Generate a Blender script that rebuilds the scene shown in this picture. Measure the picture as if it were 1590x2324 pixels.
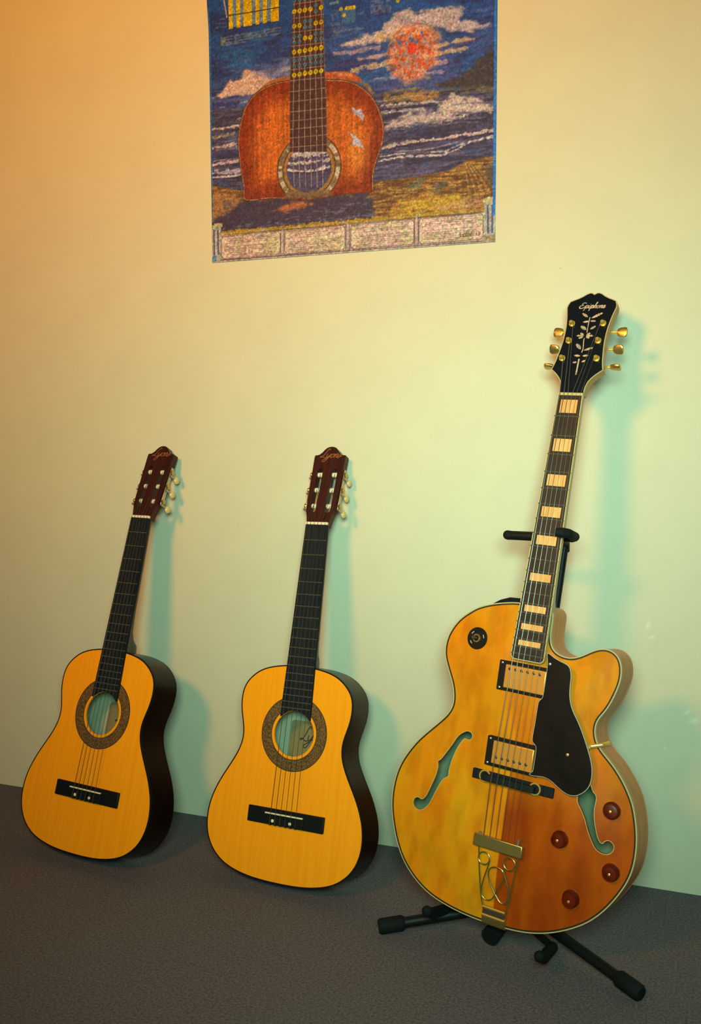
import bpy, math, random
import numpy as np
from mathutils import Vector, Matrix
from mathutils.geometry import delaunay_2d_cdt, tessellate_polygon

for o in list(bpy.data.objects):
    bpy.data.objects.remove(o, do_unlink=True)
scene = bpy.context.scene
COL = scene.collection
random.seed(4)
RNG = np.random.default_rng(7)

# ------------------------------------------------------------------ camera
YAW, PITCH, ROLL = 0.362346, 0.086621, 0.003538
CAM_POS = (0.0, -1.76521, 0.84267)
fw = Vector((-math.sin(YAW) * math.cos(PITCH), math.cos(YAW) * math.cos(PITCH), -math.sin(PITCH)))
r0 = Vector((math.cos(YAW), math.sin(YAW), 0))
d0 = fw.cross(r0)
right = math.cos(ROLL) * r0 + math.sin(ROLL) * d0
down = math.cos(ROLL) * d0 - math.sin(ROLL) * r0
cam_data = bpy.data.cameras.new('camera')
cam = bpy.data.objects.new('camera', cam_data)
COL.objects.link(cam)
m = Matrix.Identity(4)
for i in range(3):
    m[i][0] = right[i]; m[i][1] = -down[i]; m[i][2] = -fw[i]; m[i][3] = CAM_POS[i]
cam.matrix_world = m
cam_data.sensor_fit = 'VERTICAL'
cam_data.sensor_height = 36.0
cam_data.lens = 36.0 * 2150.0 / 2324.0
cam_data.clip_start = 0.02
scene.camera = cam

# ------------------------------------------------------------------ light and exposure
world = bpy.data.worlds.new('room_ambience')
scene.world = world
world.use_nodes = True
bg = world.node_tree.nodes['Background']
bg.inputs[0].default_value = (0.60, 1.0, 0.95, 1)
bg.inputs[1].default_value = 0.045


def area_light(name, loc, target, size, power, color, shape='DISK', size_y=None):
    d = bpy.data.lights.new(name, 'AREA')
    d.shape = shape
    d.size = size
    if size_y:
        d.size_y = size_y
    d.energy = power
    d.color = color
    o = bpy.data.objects.new(name, d)
    COL.objects.link(o)
    o.location = loc
    o.rotation_euler = (Vector(target) - Vector(loc)).to_track_quat('-Z', 'Y').to_euler()
    return o


# warm lamp of the room, to the left behind the photographer, thrown upwards
kl = area_light('room_lamp', (-0.95, -2.15, 1.68), (-0.93, 0, 2.05), 0.40, 26.4, (1.0, 0.336, 0.004))
kl.data.spread = math.radians(130)
# added cool fill with no seen source, beside the photographer, aimed at the instruments
fl_ = area_light('cool_fill', (0.03, -1.88, 1.06), (-0.47, 0, 0.72), 0.42, 9.2, (0.573, 1.0, 0.76))
fl_.data.spread = math.radians(84)

scene.view_settings.view_transform = 'Standard'
scene.view_settings.look = 'None'
scene.view_settings.exposure = 0.08
scene.view_settings.gamma = 1.0
scene.view_settings.use_curve_mapping = False


# ------------------------------------------------------------------ helpers
def lin(c):
    c = c / 255.0
    return c / 12.92 if c <= 0.04045 else ((c + 0.055) / 1.055) ** 2.4


def S(r, g, b):
    return (lin(r), lin(g), lin(b))


def material(name, color, rough=0.5, metal=0.0, coat=0.0, spec=0.5, color2=None, nscale=(20, 20, 20), detail=4.0,
             contrast=(0.35, 0.65), bump=0.0, bscale=(200, 200, 200), aniso=None):
    mt = bpy.data.materials.new(name)
    mt.use_nodes = True
    nt = mt.node_tree
    b = nt.nodes['Principled BSDF']
    b.inputs['Base Color'].default_value = (*color, 1)
    b.inputs['Roughness'].default_value = rough
    b.inputs['Metallic'].default_value = metal
    b.inputs['Specular IOR Level'].default_value = spec
    b.inputs['Coat Weight'].default_value = coat
    b.inputs['Coat Roughness'].default_value = 0.12
    tc = nt.nodes.new('ShaderNodeTexCoord')

    def noise(sc, det):
        mp = nt.nodes.new('ShaderNodeMapping')
        mp.inputs['Scale'].default_value = sc
        nt.links.new(tc.outputs['Object'], mp.inputs[0])
        n = nt.nodes.new('ShaderNodeTexNoise')
        n.inputs['Scale'].default_value = 1.0
        n.inputs['Detail'].default_value = det
        nt.links.new(mp.outputs[0], n.inputs[0])
        return n
    if color2 is not None:
        n = noise(nscale, detail)
        cr = nt.nodes.new('ShaderNodeValToRGB')
        cr.color_ramp.elements[0].position = contrast[0]
        cr.color_ramp.elements[1].position = contrast[1]
        cr.color_ramp.elements[0].color = (*color, 1)
        cr.color_ramp.elements[1].color = (*color2, 1)
        nt.links.new(n.outputs[0], cr.inputs[0])
        nt.links.new(cr.outputs[0], b.inputs['Base Color'])
    if bump:
        n = noise(bscale, 3.0)
        bp = nt.nodes.new('ShaderNodeBump')
        bp.inputs['Strength'].default_value = bump
        bp.inputs['Distance'].default_value = 0.001
        nt.links.new(n.outputs[0], bp.inputs['Height'])
        nt.links.new(bp.outputs[0], b.inputs['Normal'])
    return mt


class MB:
    def __init__(self):
        self.v = []
        self.f = []

    def add(self, vs, fs):
        n = len(self.v)
        self.v += [tuple(p) for p in vs]
        self.f += [tuple(i + n for i in f) for f in fs]
        return self

    def box(self, x0, x1, y0, y1, z0, z1):
        vs = [(x0, y0, z0), (x1, y0, z0), (x1, y1, z0), (x0, y1, z0), (x0, y0, z1), (x1, y0, z1), (x1, y1, z1), (x0, y1, z1)]
        return self.add(vs, [(3, 2, 1, 0), (4, 5, 6, 7), (0, 1, 5, 4), (1, 2, 6, 5), (2, 3, 7, 6), (3, 0, 4, 7)])

    def prism(self, outline, z0, z1):
        n = len(outline)
        vs = [(x, y, z0) for x, y in outline] + [(x, y, z1) for x, y in outline]
        tri = tessellate_polygon([[Vector((x, y, 0)) for x, y in outline]])
        fs = []
        for a, b, c in tri:
            fs.append((a + n, b + n, c + n))
            fs.append((c, b, a))
        for i in range(n):
            j = (i + 1) % n
            fs.append((i, j, j + n, i + n))
        return self.add(vs, fs)

    def tube(self, path, r, n=8, flat=1.0, cap=True):
        P = [Vector(p) for p in path]
        rs = r if isinstance(r, (list, tuple)) else [r] * len(P)
        T = []
        for i in range(len(P)):
            a = P[max(i - 1, 0)]
            b = P[min(i + 1, len(P) - 1)]
            t = (b - a)
            T.append(t.normalized() if t.length > 1e-9 else Vector((0, 0, 1)))
        up = Vector((0, 0, 1))
        if abs(T[0].dot(up)) > 0.9:
            up = Vector((1, 0, 0))
        u = (up - T[0] * up.dot(T[0])).normalized()
        vs, fs = [], []
        for i, p in enumerate(P):
            u = (u - T[i] * u.dot(T[i])).normalized()
            w = T[i].cross(u)
            for k in range(n):
                a = 2 * math.pi * k / n
                vs.append(p + (u * math.cos(a) * flat + w * math.sin(a)) * rs[i])
        for i in range(len(P) - 1):
            for k in range(n):
                l = (k + 1) % n
                fs.append((i * n + k, i * n + l, (i + 1) * n + l, (i + 1) * n + k))
        if cap:
            fs.append(tuple(range(n - 1, -1, -1)))
            fs.append(tuple((len(P) - 1) * n + k for k in range(n)))
        return self.add(vs, fs)

    def lathe(self, prof, center=(0, 0, 0), axis='z', n=24):
        """prof: list of (r, h). closed at both ends"""
        vs, fs = [], []
        for r, h in prof:
            for k in range(n):
                a = 2 * math.pi * k / n
                x, y = r * math.cos(a), r * math.sin(a)
                if axis == 'z':
                    p = (x, y, h)
                elif axis == 'x':
                    p = (h, x, y)
                else:
                    p = (y, h, x)
                vs.append((p[0] + center[0], p[1] + center[1], p[2] + center[2]))
        for i in range(len(prof) - 1):
            for k in range(n):
                l = (k + 1) % n
                fs.append((i * n + k, i * n + l, (i + 1) * n + l, (i + 1) * n + k))
        fs.append(tuple(range(n - 1, -1, -1)))
        fs.append(tuple((len(prof) - 1) * n + k for k in range(n)))
        return self.add(vs, fs)

    def ring(self, outer, inner, z0, z1):
        """closed band between two matching loops; z0/z1 numbers or lists"""
        n = len(outer)
        g = lambda z, i: z[i] if isinstance(z, (list, tuple, np.ndarray)) else z
        vs = []
        for i in range(n):
            vs += [(*outer[i], g(z0, i)), (*outer[i], g(z1, i)), (*inner[i], g(z1, i)), (*inner[i], g(z0, i))]
        fs = []
        for i in range(n):
            j = (i + 1) % n
            for a in range(4):
                b = (a + 1) % 4
                fs.append((i * 4 + a, j * 4 + a, j * 4 + b, i * 4 + b))
        return self.add(vs, fs)

    def loft(self, secs):
        n = len(secs[0])
        vs = [p for s in secs for p in s]
        fs = []
        for i in range(len(secs) - 1):
            for k in range(n):
                l = (k + 1) % n
                fs.append((i * n + k, i * n + l, (i + 1) * n + l, (i + 1) * n + k))
        fs.append(tuple(range(n - 1, -1, -1)))
        fs.append(tuple((len(secs) - 1) * n + k for k in range(n)))
        return self.add(vs, fs)

    def ellipsoid(self, c, rx, ry, rz, n=14, m_=8):
        vs, fs = [], []
        for i in range(m_ + 1):
            t = math.pi * i / m_
            for k in range(n):
                a = 2 * math.pi * k / n
                vs.append((c[0] + rx * math.sin(t) * math.cos(a), c[1] + ry * math.sin(t) * math.sin(a), c[2] + rz * math.cos(t)))
        for i in range(m_):
            for k in range(n):
                l = (k + 1) % n
                fs.append((i * n + k, (i + 1) * n + k, (i + 1) * n + l, i * n + l))
        return self.add(vs, fs)

    def map(self, fn):
        self.v = [tuple(fn(*p)) for p in self.v]
        return self


def link(name, mb, mat, parent=None, bevel=0.0, smooth=35, bseg=2):
    import bmesh
    me = bpy.data.meshes.new(name)
    me.from_pydata(mb.v, [], mb.f)
    bm = bmesh.new()
    bm.from_mesh(me)
    bmesh.ops.remove_doubles(bm, verts=bm.verts, dist=1e-7)
    bmesh.ops.recalc_face_normals(bm, faces=bm.faces)
    bm.to_mesh(me)
    bm.free()
    me.materials.append(mat)
    o = bpy.data.objects.new(name, me)
    COL.objects.link(o)
    if parent is not None:
        o.parent = parent
    if smooth:
        me.polygons.foreach_set('use_smooth', [True] * len(me.polygons))
        me.set_sharp_from_angle(angle=math.radians(smooth))
    if bevel:
        bv = o.modifiers.new('soft_edges', 'BEVEL')
        bv.width = bevel
        bv.segments = bseg
        bv.limit_method = 'ANGLE'
        bv.angle_limit = math.radians(40)
        bv.harden_normals = False
    return o


def tag(o, label=None, category=None, group=None, kind=None):
    if label:
        o['label'] = label
    if category:
        o['category'] = category
    if group:
        o['group'] = group
    if kind:
        o['kind'] = kind
    return o


def spline(pts, n, closed=True, smooth=0):
    """dense uniform resample of a Catmull-Rom curve"""
    P = np.array(pts, float)
    N = len(P)
    out = []
    rng = range(N) if closed else range(N - 1)
    for i in rng:
        if closed:
            p0, p1, p2, p3 = P[i - 1], P[i], P[(i + 1) % N], P[(i + 2) % N]
        else:
            p0, p1, p2, p3 = P[max(i - 1, 0)], P[i], P[i + 1], P[min(i + 2, N - 1)]
        for t in np.linspace(0, 1, 12, endpoint=False):
            out.append(0.5 * ((2 * p1) + (-p0 + p2) * t + (2 * p0 - 5 * p1 + 4 * p2 - p3) * t * t + (-p0 + 3 * p1 - 3 * p2 + p3) * t ** 3))
    out.append(P[0] if closed else P[-1])
    Q = np.array(out)
    d = np.r_[0, np.cumsum(np.hypot(*np.diff(Q, axis=0).T))]
    s = np.linspace(0, d[-1], n, endpoint=not closed)
    R = np.stack([np.interp(s, d, Q[:, 0]), np.interp(s, d, Q[:, 1])], 1)
    for _ in range(smooth):
        R = (np.roll(R, 1, 0) + 2 * R + np.roll(R, -1, 0)) / 4
    return R


def area2(P):
    x, y = P[:, 0], P[:, 1]
    return np.sum(x * np.roll(y, -1) - np.roll(x, -1) * y)


def inset(P, d):
    """offset a closed loop inwards by d"""
    P = np.asarray(P, float)
    t = np.roll(P, -1, 0) - np.roll(P, 1, 0)
    t /= np.maximum(np.hypot(t[:, 0], t[:, 1])[:, None], 1e-12)
    nrm = np.stack([-t[:, 1], t[:, 0]], 1) * (1 if area2(P) > 0 else -1)
    return P + nrm * d


def inside(poly, x, y):
    poly = np.asarray(poly)
    x = np.asarray(x); y = np.asarray(y)
    r = np.zeros(x.shape, bool)
    x0, y0 = poly[-1]
    for x1, y1 in poly:
        if y0 != y1:
            c = ((y1 > y) != (y0 > y)) & (x < (x0 - x1) * (y - y1) / (y0 - y1) + x1)
            r ^= c
        x0, y0 = x1, y1
    return r


def plate(outline, holes, ztop, zbot, grid):
    """solid plate with real holes; ztop / zbot take arrays of x, y"""
    outline = np.asarray(outline)
    pts = [tuple(p) for p in outline]
    edges = [(i, (i + 1) % len(pts)) for i in range(len(pts))]
    for h in holes:
        n = len(pts)
        pts += [tuple(p) for p in h]
        edges += [(n + i, n + (i + 1) % len(h)) for i in range(len(h))]
    lo, hi = outline.min(0), outline.max(0)
    gx, gy = np.meshgrid(np.arange(lo[0], hi[0], grid), np.arange(lo[1], hi[1], grid))
    gx = gx.ravel() + 1.3e-5; gy = gy.ravel() + 1.7e-5
    ok = inside(inset(outline, grid * 0.5), gx, gy)
    for h in holes:
        ok &= ~inside(inset(h, -grid * 0.4), gx, gy)
    pts += list(zip(gx[ok].tolist(), gy[ok].tolist()))
    res = delaunay_2d_cdt([Vector(p) for p in pts], edges, [], 0, 1e-7)
    V = np.array([(p.x, p.y) for p in res[0]])
    F = np.array([tuple(f) for f in res[2]])
    c = V[F].mean(1)
    keep = inside(outline, c[:, 0], c[:, 1])
    for h in holes:
        keep &= ~inside(h, c[:, 0], c[:, 1])
    F = F[keep]
    n = len(V)
    zt = ztop(V[:, 0], V[:, 1]); zb = zbot(V[:, 0], V[:, 1])
    vs = [(a, b, z) for (a, b), z in zip(V.tolist(), zt.tolist())] + [(a, b, z) for (a, b), z in zip(V.tolist(), zb.tolist())]
    fs = [tuple(f) for f in F.tolist()] + [tuple(n + i for i in f[::-1]) for f in F.tolist()]
    cnt = {}
    for f in F.tolist():
        for a, b in ((f[0], f[1]), (f[1], f[2]), (f[2], f[0])):
            k = (min(a, b), max(a, b))
            cnt[k] = None if k in cnt else (a, b)
    for e in cnt.values():
        if e:
            a, b = e
            fs.append((b, a, a + n, b + n))
    used = sorted({i for f in fs for i in f})
    idx = {v: i for i, v in enumerate(used)}
    mb = MB()
    mb.add([vs[i] for i in used], [tuple(idx[i] for i in f) for f in fs])
    return mb


def circle(cx, cy, r, n=64, a0=0.0):
    return np.array([(cx + r * math.cos(a0 + 2 * math.pi * k / n), cy + r * math.sin(a0 + 2 * math.pi * k / n)) for k in range(n)])


def const(z):
    return lambda x, y: np.full(np.shape(x), float(z))


def guitar_rot(psi, lean, rol):
    M0 = np.array([[1, 0, 0], [0, 0, -1.0], [0, 1.0, 0]])
    cr, sr = math.cos(rol), math.sin(rol)
    Rr = np.array([[cr, -sr, 0], [sr, cr, 0], [0, 0, 1]])
    cl, sl = math.cos(lean), math.sin(lean)
    Rl = np.array([[1, 0, 0], [0, cl, sl], [0, -sl, cl]])
    cp, sp = math.cos(psi), math.sin(psi)
    Rz = np.array([[cp, -sp, 0], [sp, cp, 0], [0, 0, 1]])
    return Rz @ M0 @ Rl @ Rr


def place(obj, pose, origin, base, size=1.0):
    """put the empty at the guitar's base; mesh coordinates are relative to `base`"""
    R = guitar_rot(*pose) * size
    loc = np.array(origin) + R @ np.array(base)
    M = Matrix.Identity(4)
    for i in range(3):
        for j in range(3):
            M[i][j] = R[i, j]
        M[i][3] = loc[i]
    obj.matrix_world = M


def empty(name):
    o = bpy.data.objects.new(name, None)
    o.empty_display_size = 0.05
    COL.objects.link(o)
    return o


def copy_tree(o, parent=None):
    c = o.copy()
    COL.objects.link(c)
    c.parent = parent
    for ch in list(o.children):
        copy_tree(ch, c)
    return c


# script lettering: pen strokes in a unit box
GLYPH = {
    'E': ([[(.78, .86), (.58, 1.0), (.3, .92), (.26, .68), (.52, .56), (.24, .5), (.08, .25), (.28, .0), (.6, .06), (.84, .3)]], .82),
    'p': ([[(0, .3), (.12, .52), (.1, -.45)], [(.1, .35), (.25, .54), (.4, .4), (.34, .1), (.14, .03)], [(.34, .1), (.5, .2)]], .46),
    'i': ([[(0, .2), (.1, .5), (.08, .1), (.18, .02), (.28, .18)], [(.13, .7), (.15, .74)]], .27),
    'h': ([[(0, .2), (.22, .95), (.14, 1.05), (.08, .0)], [(.08, .3), (.25, .52), (.33, .4), (.3, .05), (.42, .14)]], .42),
    'o': ([[(.2, .5), (.05, .35), (.08, .08), (.22, .02), (.34, .2), (.3, .45), (.2, .5), (.42, .42)]], .41),
    'n': ([[(0, .2), (.08, .5), (.06, 0)], [(.07, .3), (.22, .52), (.3, .4), (.28, .05), (.4, .15)]], .4),
    'e': ([[(.02, .22), (.28, .3), (.22, .5), (.08, .42), (.06, .1), (.2, .02), (.4, .2)]], .38),
    'L': ([[(.62, .95), (.5, 1.15), (.38, .95), (.3, .35), (.1, .05), (.02, .15), (.2, .17), (.55, .0), (.8, .12)]], .62),
    'y': ([[(0, .5), (.08, .15), (.24, .12), (.38, .45)], [(.4, .52), (.3, -.1), (.14, -.5), (-.1, -.36), (.2, -.05), (.48, .2)]], .47),
    's': ([[(0, .15), (.2, .54), (.25, .2), (.13, .0), (0, .06)], [(.25, .15), (.45, .28)]], .4),
}


def lettering(word, width, slant=0.3):
    paths, x = [], 0.0
    for ch in word:
        g, adv = GLYPH[ch]
        for st in g:
            q = spline(st, 4 * len(st) + 2, closed=False) if len(st) > 2 else np.array(st)
            paths.append([(x + a + slant * b, b) for a, b in q])
        x += adv
    s = width / x
    return [[((a - x / 2) * s, b * s) for a, b in p] for p in paths], s


# ------------------------------------------------------------------ materials
M = {}
M['carpet'] = material('carpet', (0.185, 0.148, 0.158), rough=0.95, spec=0.05, color2=(0.074, 0.068, 0.084), nscale=(260, 260, 260), detail=6, contrast=(0.3, 0.7), bump=1.0, bscale=(420, 420, 420))
M['spruce'] = material('spruce_top', (0.95, 0.295, 0.003), rough=0.48, coat=0.04, spec=0.2, color2=(0.98, 0.345, 0.006), nscale=(190, 5, 5), detail=3, contrast=(0.3, 0.7))
M['mahogany'] = material('dark_mahogany', (0.005, 0.003, 0.0025), rough=0.3, spec=0.2, color2=(0.010, 0.004, 0.0035), nscale=(30, 30, 200))
M['neck_wood'] = material('neck_wood', (0.018, 0.008, 0.006), rough=0.4, color2=(0.03, 0.012, 0.009), nscale=(120, 10, 120))
M['head_wood'] = material('headstock_wood', (0.050, 0.009, 0.007), rough=0.4, spec=0.3, color2=(0.028, 0.006, 0.006), nscale=(150, 8, 60))
M['ebony'] = material('black_fretboard', (0.006, 0.009, 0.013), rough=0.65, spec=0.1, color2=(0.016, 0.016, 0.02), nscale=(200, 10, 60))
M['black_bind'] = material('black_binding', (0.006, 0.007, 0.009), rough=0.5, spec=0.15)
M['fret'] = material('fret_wire', (0.55, 0.47, 0.33), rough=0.3, metal=0.9)
M['bone'] = material('bone_white', (0.80, 0.66, 0.46), rough=0.4)
M['nylon'] = material('nylon_string', (0.035, 0.022, 0.010), rough=0.5, spec=0.25)
M['wound'] = material('wound_string', (0.04, 0.025, 0.012), rough=0.5, spec=0.25)
M['steel'] = material('steel_string', (0.42, 0.40, 0.35), rough=0.28, metal=0.95)
M['roller'] = material('string_roller', (0.72, 0.66, 0.50), rough=0.4)
M['nickel'] = material('tuner_metal', (0.52, 0.44, 0.32), rough=0.35, metal=0.8)
M['button'] = material('cream_button', (0.70, 0.50, 0.20), rough=0.35)
M['gold'] = material('gold_plate', (0.86, 0.52, 0.11), rough=0.25, metal=0.6)
M['old_gold'] = material('tarnished_gold', (0.58, 0.42, 0.14), rough=0.34, metal=0.9)
M['wire_gold'] = material('dull_wire', (0.26, 0.18, 0.06), rough=0.35, metal=0.7)
M['inner'] = material('raw_inner_wood', (0.38, 0.44, 0.31), rough=0.8, color2=(0.32, 0.37, 0.26), nscale=(90, 6, 20))
M['inner_dark'] = material('stained_inner_wood', (0.16, 0.20, 0.12), rough=0.8, color2=(0.13, 0.165, 0.10), nscale=(90, 6, 20))
M['label_paper'] = material('label_paper', (0.22, 0.18, 0.08), rough=0.8)
M['ink'] = material('black_ink', (0.02, 0.02, 0.018), rough=0.7)
M['logo_gold'] = material('logo_bronze', (0.32, 0.11, 0.035), rough=0.4, metal=0.3)
M['rosette'] = material('rosette_marquetry', (0.075, 0.036, 0.014), rough=0.5, spec=0.2, color2=(0.19, 0.10, 0.032), nscale=(420, 420, 420), detail=2, contrast=(0.42, 0.58))
M['rosette_line'] = material('rosette_line', (0.05, 0.025, 0.012), rough=0.5)
M['maple_side'] = material('maple_side', (0.62, 0.225, 0.06), rough=0.38, spec=0.35, color2=(0.50, 0.17, 0.045), nscale=(26, 26, 90))
M['maple_neck'] = material('maple_neck', (0.46, 0.24, 0.075), rough=0.35, coat=0.15, color2=(0.38, 0.19, 0.06), nscale=(90, 14, 90))
M['cream'] = material('cream_binding', (0.50, 0.38, 0.17), rough=0.4)
M['purfling'] = material('black_purfling', (0.02, 0.016, 0.008), rough=0.4)
M['rosewood'] = material('rosewood_board', (0.026, 0.013, 0.011), rough=0.5, spec=0.3, color2=(0.015, 0.009, 0.009), nscale=(220, 12, 60))
M['pearl'] = material('pearl_block', (0.74, 0.30, 0.09), rough=0.3, coat=0.2, color2=(0.86, 0.42, 0.16), nscale=(160, 30, 30), detail=2)
M['pearl_vine'] = material('pearl_vine', (0.72, 0.46, 0.28), rough=0.3, coat=0.2, color2=(0.30, 0.24, 0.20), nscale=(120, 120, 120), detail=2)
M['gloss_black'] = material('gloss_black', (0.005, 0.007, 0.011), rough=0.3, spec=0.35)
M['pickguard'] = material('tortoise_pickguard', (0.006, 0.0045, 0.004), rough=0.35, spec=0.25, color2=(0.012, 0.007, 0.006), nscale=(30, 30, 30))
M['guard_edge'] = material('guard_edge', (0.46, 0.42, 0.38), rough=0.5)
M['pickup_black'] = material('pickup_black', (0.008, 0.007, 0.006), rough=0.5, spec=0.2)
M['pickup_gold'] = material('pickup_gold', (0.95, 0.36, 0.06), rough=0.3, metal=0.5)
M['screw_dark'] = material('screw_dark', (0.12, 0.09, 0.07), rough=0.4, metal=0.7)
M['screw'] = material('screw_nickel', (0.7, 0.66, 0.6), rough=0.3, metal=0.9)
M['knob'] = material('amber_knob', (0.15, 0.010, 0.002), rough=0.3, spec=0.3, color2=(0.07, 0.006, 0.002), nscale=(60, 60, 60))
M['rubber'] = material('black_rubber', (0.006, 0.008, 0.009), rough=0.75, spec=0.15)
M['stand_metal'] = material('black_enamel', (0.005, 0.006, 0.007), rough=0.5, spec=0.2)


def archtop_material():
    """bookmatched, stained maple top: the sheen that parts the halves at the seam is put into the colour"""
    mt = bpy.data.materials.new('bookmatched_maple')
    mt.use_nodes = True
    nt = mt.node_tree
    b = nt.nodes['Principled BSDF']
    b.inputs['Roughness'].default_value = 0.36
    b.inputs['Specular IOR Level'].default_value = 0.25
    b.inputs['Coat Weight'].default_value = 0.08
    b.inputs['Coat Roughness'].default_value = 0.15
    tc = nt.nodes.new('ShaderNodeTexCoord')
    sep = nt.nodes.new('ShaderNodeSeparateXYZ')
    nt.links.new(tc.outputs['Object'], sep.inputs[0])

    def ramp(c0, c1, sc, p=(0.35, 0.68), det=3.0):
        mp = nt.nodes.new('ShaderNodeMapping')
        mp.inputs['Scale'].default_value = sc
        nt.links.new(tc.outputs['Object'], mp.inputs[0])
        n = nt.nodes.new('ShaderNodeTexNoise')
        n.inputs['Scale'].default_value = 1.0
        n.inputs['Detail'].default_value = det
        nt.links.new(mp.outputs[0], n.inputs[0])
        cr = nt.nodes.new('ShaderNodeValToRGB')
        cr.color_ramp.elements[0].position, cr.color_ramp.elements[1].position = p
        cr.color_ramp.elements[0].color = (*c0, 1)
        cr.color_ramp.elements[1].color = (*c1, 1)
        nt.links.new(n.outputs[0], cr.inputs[0])
        return cr
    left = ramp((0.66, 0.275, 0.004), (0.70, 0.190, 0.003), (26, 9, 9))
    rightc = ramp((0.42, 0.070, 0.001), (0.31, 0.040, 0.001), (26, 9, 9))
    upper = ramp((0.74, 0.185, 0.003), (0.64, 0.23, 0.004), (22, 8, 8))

    def step(sock, a, c):
        mr = nt.nodes.new('ShaderNodeMapRange')
        mr.inputs['From Min'].default_value = a
        mr.inputs['From Max'].default_value = c
        nt.links.new(sock, mr.inputs['Value'])
        return mr.outputs[0]

    def mix(f, a, c):
        mx = nt.nodes.new('ShaderNodeMix')
        mx.data_type = 'RGBA'
        nt.links.new(f, mx.inputs['Factor'])
        nt.links.new(a, mx.inputs['A'])
        nt.links.new(c, mx.inputs['B'])
        return mx.outputs['Result']
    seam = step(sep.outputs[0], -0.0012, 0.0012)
    lower = mix(seam, left.outputs[0], rightc.outputs[0])  # figure's sheen painted in: lighter left half, darker right half
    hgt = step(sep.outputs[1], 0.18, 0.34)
    # darker cloudy figure in the veneer
    fig = ramp((0.84, 0.78, 0.74), (1.05, 1.05, 1.06), (34, 15, 15), (0.36, 0.56), 4.0)
    mul = nt.nodes.new('ShaderNodeMix')
    mul.data_type = 'RGBA'
    mul.blend_type = 'MULTIPLY'
    mul.inputs['Factor'].default_value = 1.0
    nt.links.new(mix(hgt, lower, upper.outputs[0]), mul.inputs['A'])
    nt.links.new(fig.outputs[0], mul.inputs['B'])
    nt.links.new(mul.outputs['Result'], b.inputs['Base Color'])
    return mt


M['archtop'] = archtop_material()


def wall_material():
    mt = bpy.data.materials.new('painted_wall')
    mt.use_nodes = True
    nt = mt.node_tree
    b = nt.nodes['Principled BSDF']
    b.inputs['Roughness'].default_value = 0.55
    b.inputs['Specular IOR Level'].default_value = 0.25
    tc = nt.nodes.new('ShaderNodeTexCoord')
    n = nt.nodes.new('ShaderNodeTexNoise')
    n.inputs['Scale'].default_value = 9.0
    n.inputs['Detail'].default_value = 5.0
    nt.links.new(tc.outputs['Object'], n.inputs[0])
    cr = nt.nodes.new('ShaderNodeValToRGB')
    cr.color_ramp.elements[0].position = 0.3
    cr.color_ramp.elements[1].position = 0.7
    cr.color_ramp.elements[0].color = (0.60, 0.565, 0.43, 1)
    cr.color_ramp.elements[1].color = (0.63, 0.59, 0.445, 1)
    nt.links.new(n.outputs[0], cr.inputs[0])
    col = cr.outputs[0]
    # rubbed, paler scuffs and one small nick in the paint: (x, z, half length, half width, tilt)
    for x, z, a, c, rot, shade in ((-0.096, 0.490, 0.016, 0.007, 1.2, 1), (-0.089, 0.468, 0.010, 0.005, 0.3, 1), (-0.027, 0.335, 0.015, 0.006, 0.7, 1),
                                   (-0.014, 0.322, 0.016, 0.010, 0.4, 1), (-0.062, 0.266, 0.010, 0.004, -0.9, 1), (-0.262, 1.132, 0.004, 0.002, 0.1, 0)):
        mp = nt.nodes.new('ShaderNodeMapping')
        mp.vector_type = 'TEXTURE'
        mp.inputs['Location'].default_value = (x, 0, z)
        mp.inputs['Rotation'].default_value = (0, -rot, 0)
        mp.inputs['Scale'].default_value = (a, 1, c)
        nt.links.new(tc.outputs['Object'], mp.inputs[0])
        g = nt.nodes.new('ShaderNodeTexGradient')
        g.gradient_type = 'QUADRATIC_SPHERE'
        nt.links.new(mp.outputs[0], g.inputs[0])
        mu = nt.nodes.new('ShaderNodeMath')
        mu.operation = 'MULTIPLY'
        mu.inputs[1].default_value = 0.55
        mu.use_clamp = True
        nt.links.new(g.outputs['Fac'], mu.inputs[0])
        mx = nt.nodes.new('ShaderNodeMix')
        mx.data_type = 'RGBA'
        nt.links.new(mu.outputs[0], mx.inputs['Factor'])
        nt.links.new(col, mx.inputs['A'])
        mx.inputs['B'].default_value = (0.80, 0.82, 0.72, 1) if shade else (0.2, 0.15, 0.08, 1)
        col = mx.outputs['Result']
    nt.links.new(col, b.inputs['Base Color'])
    n2 = nt.nodes.new('ShaderNodeTexNoise')
    n2.inputs['Scale'].default_value = 260.0
    n2.inputs['Detail'].default_value = 3.0
    nt.links.new(tc.outputs['Object'], n2.inputs[0])
    bp = nt.nodes.new('ShaderNodeBump')
    bp.inputs['Strength'].default_value = 0.25
    bp.inputs['Distance'].default_value = 0.001
    nt.links.new(n2.outputs[0], bp.inputs['Height'])
    nt.links.new(bp.outputs[0], b.inputs['Normal'])
    return mt


M['wall'] = wall_material()

# ------------------------------------------------------------------ the room
w = link('wall_back', MB().box(-4.0, 3.2, 0.0, 0.12, 0.0, 2.6), M['wall'], smooth=0)
tag(w, 'pale yellow painted wall behind the guitars and poster', kind='structure')


def floor_mesh():
    """carpet with a slightly uneven, woolly surface that meets the wall"""
    mb = MB()
    mb.box(-4.0, 3.2, -4.2, 0.0, -0.05, 0.0)
    return mb


fl = link('floor', floor_mesh(), M['carpet'], smooth=0)
tag(fl, 'dark grey brown carpet running up to the wall', kind='structure')

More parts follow.
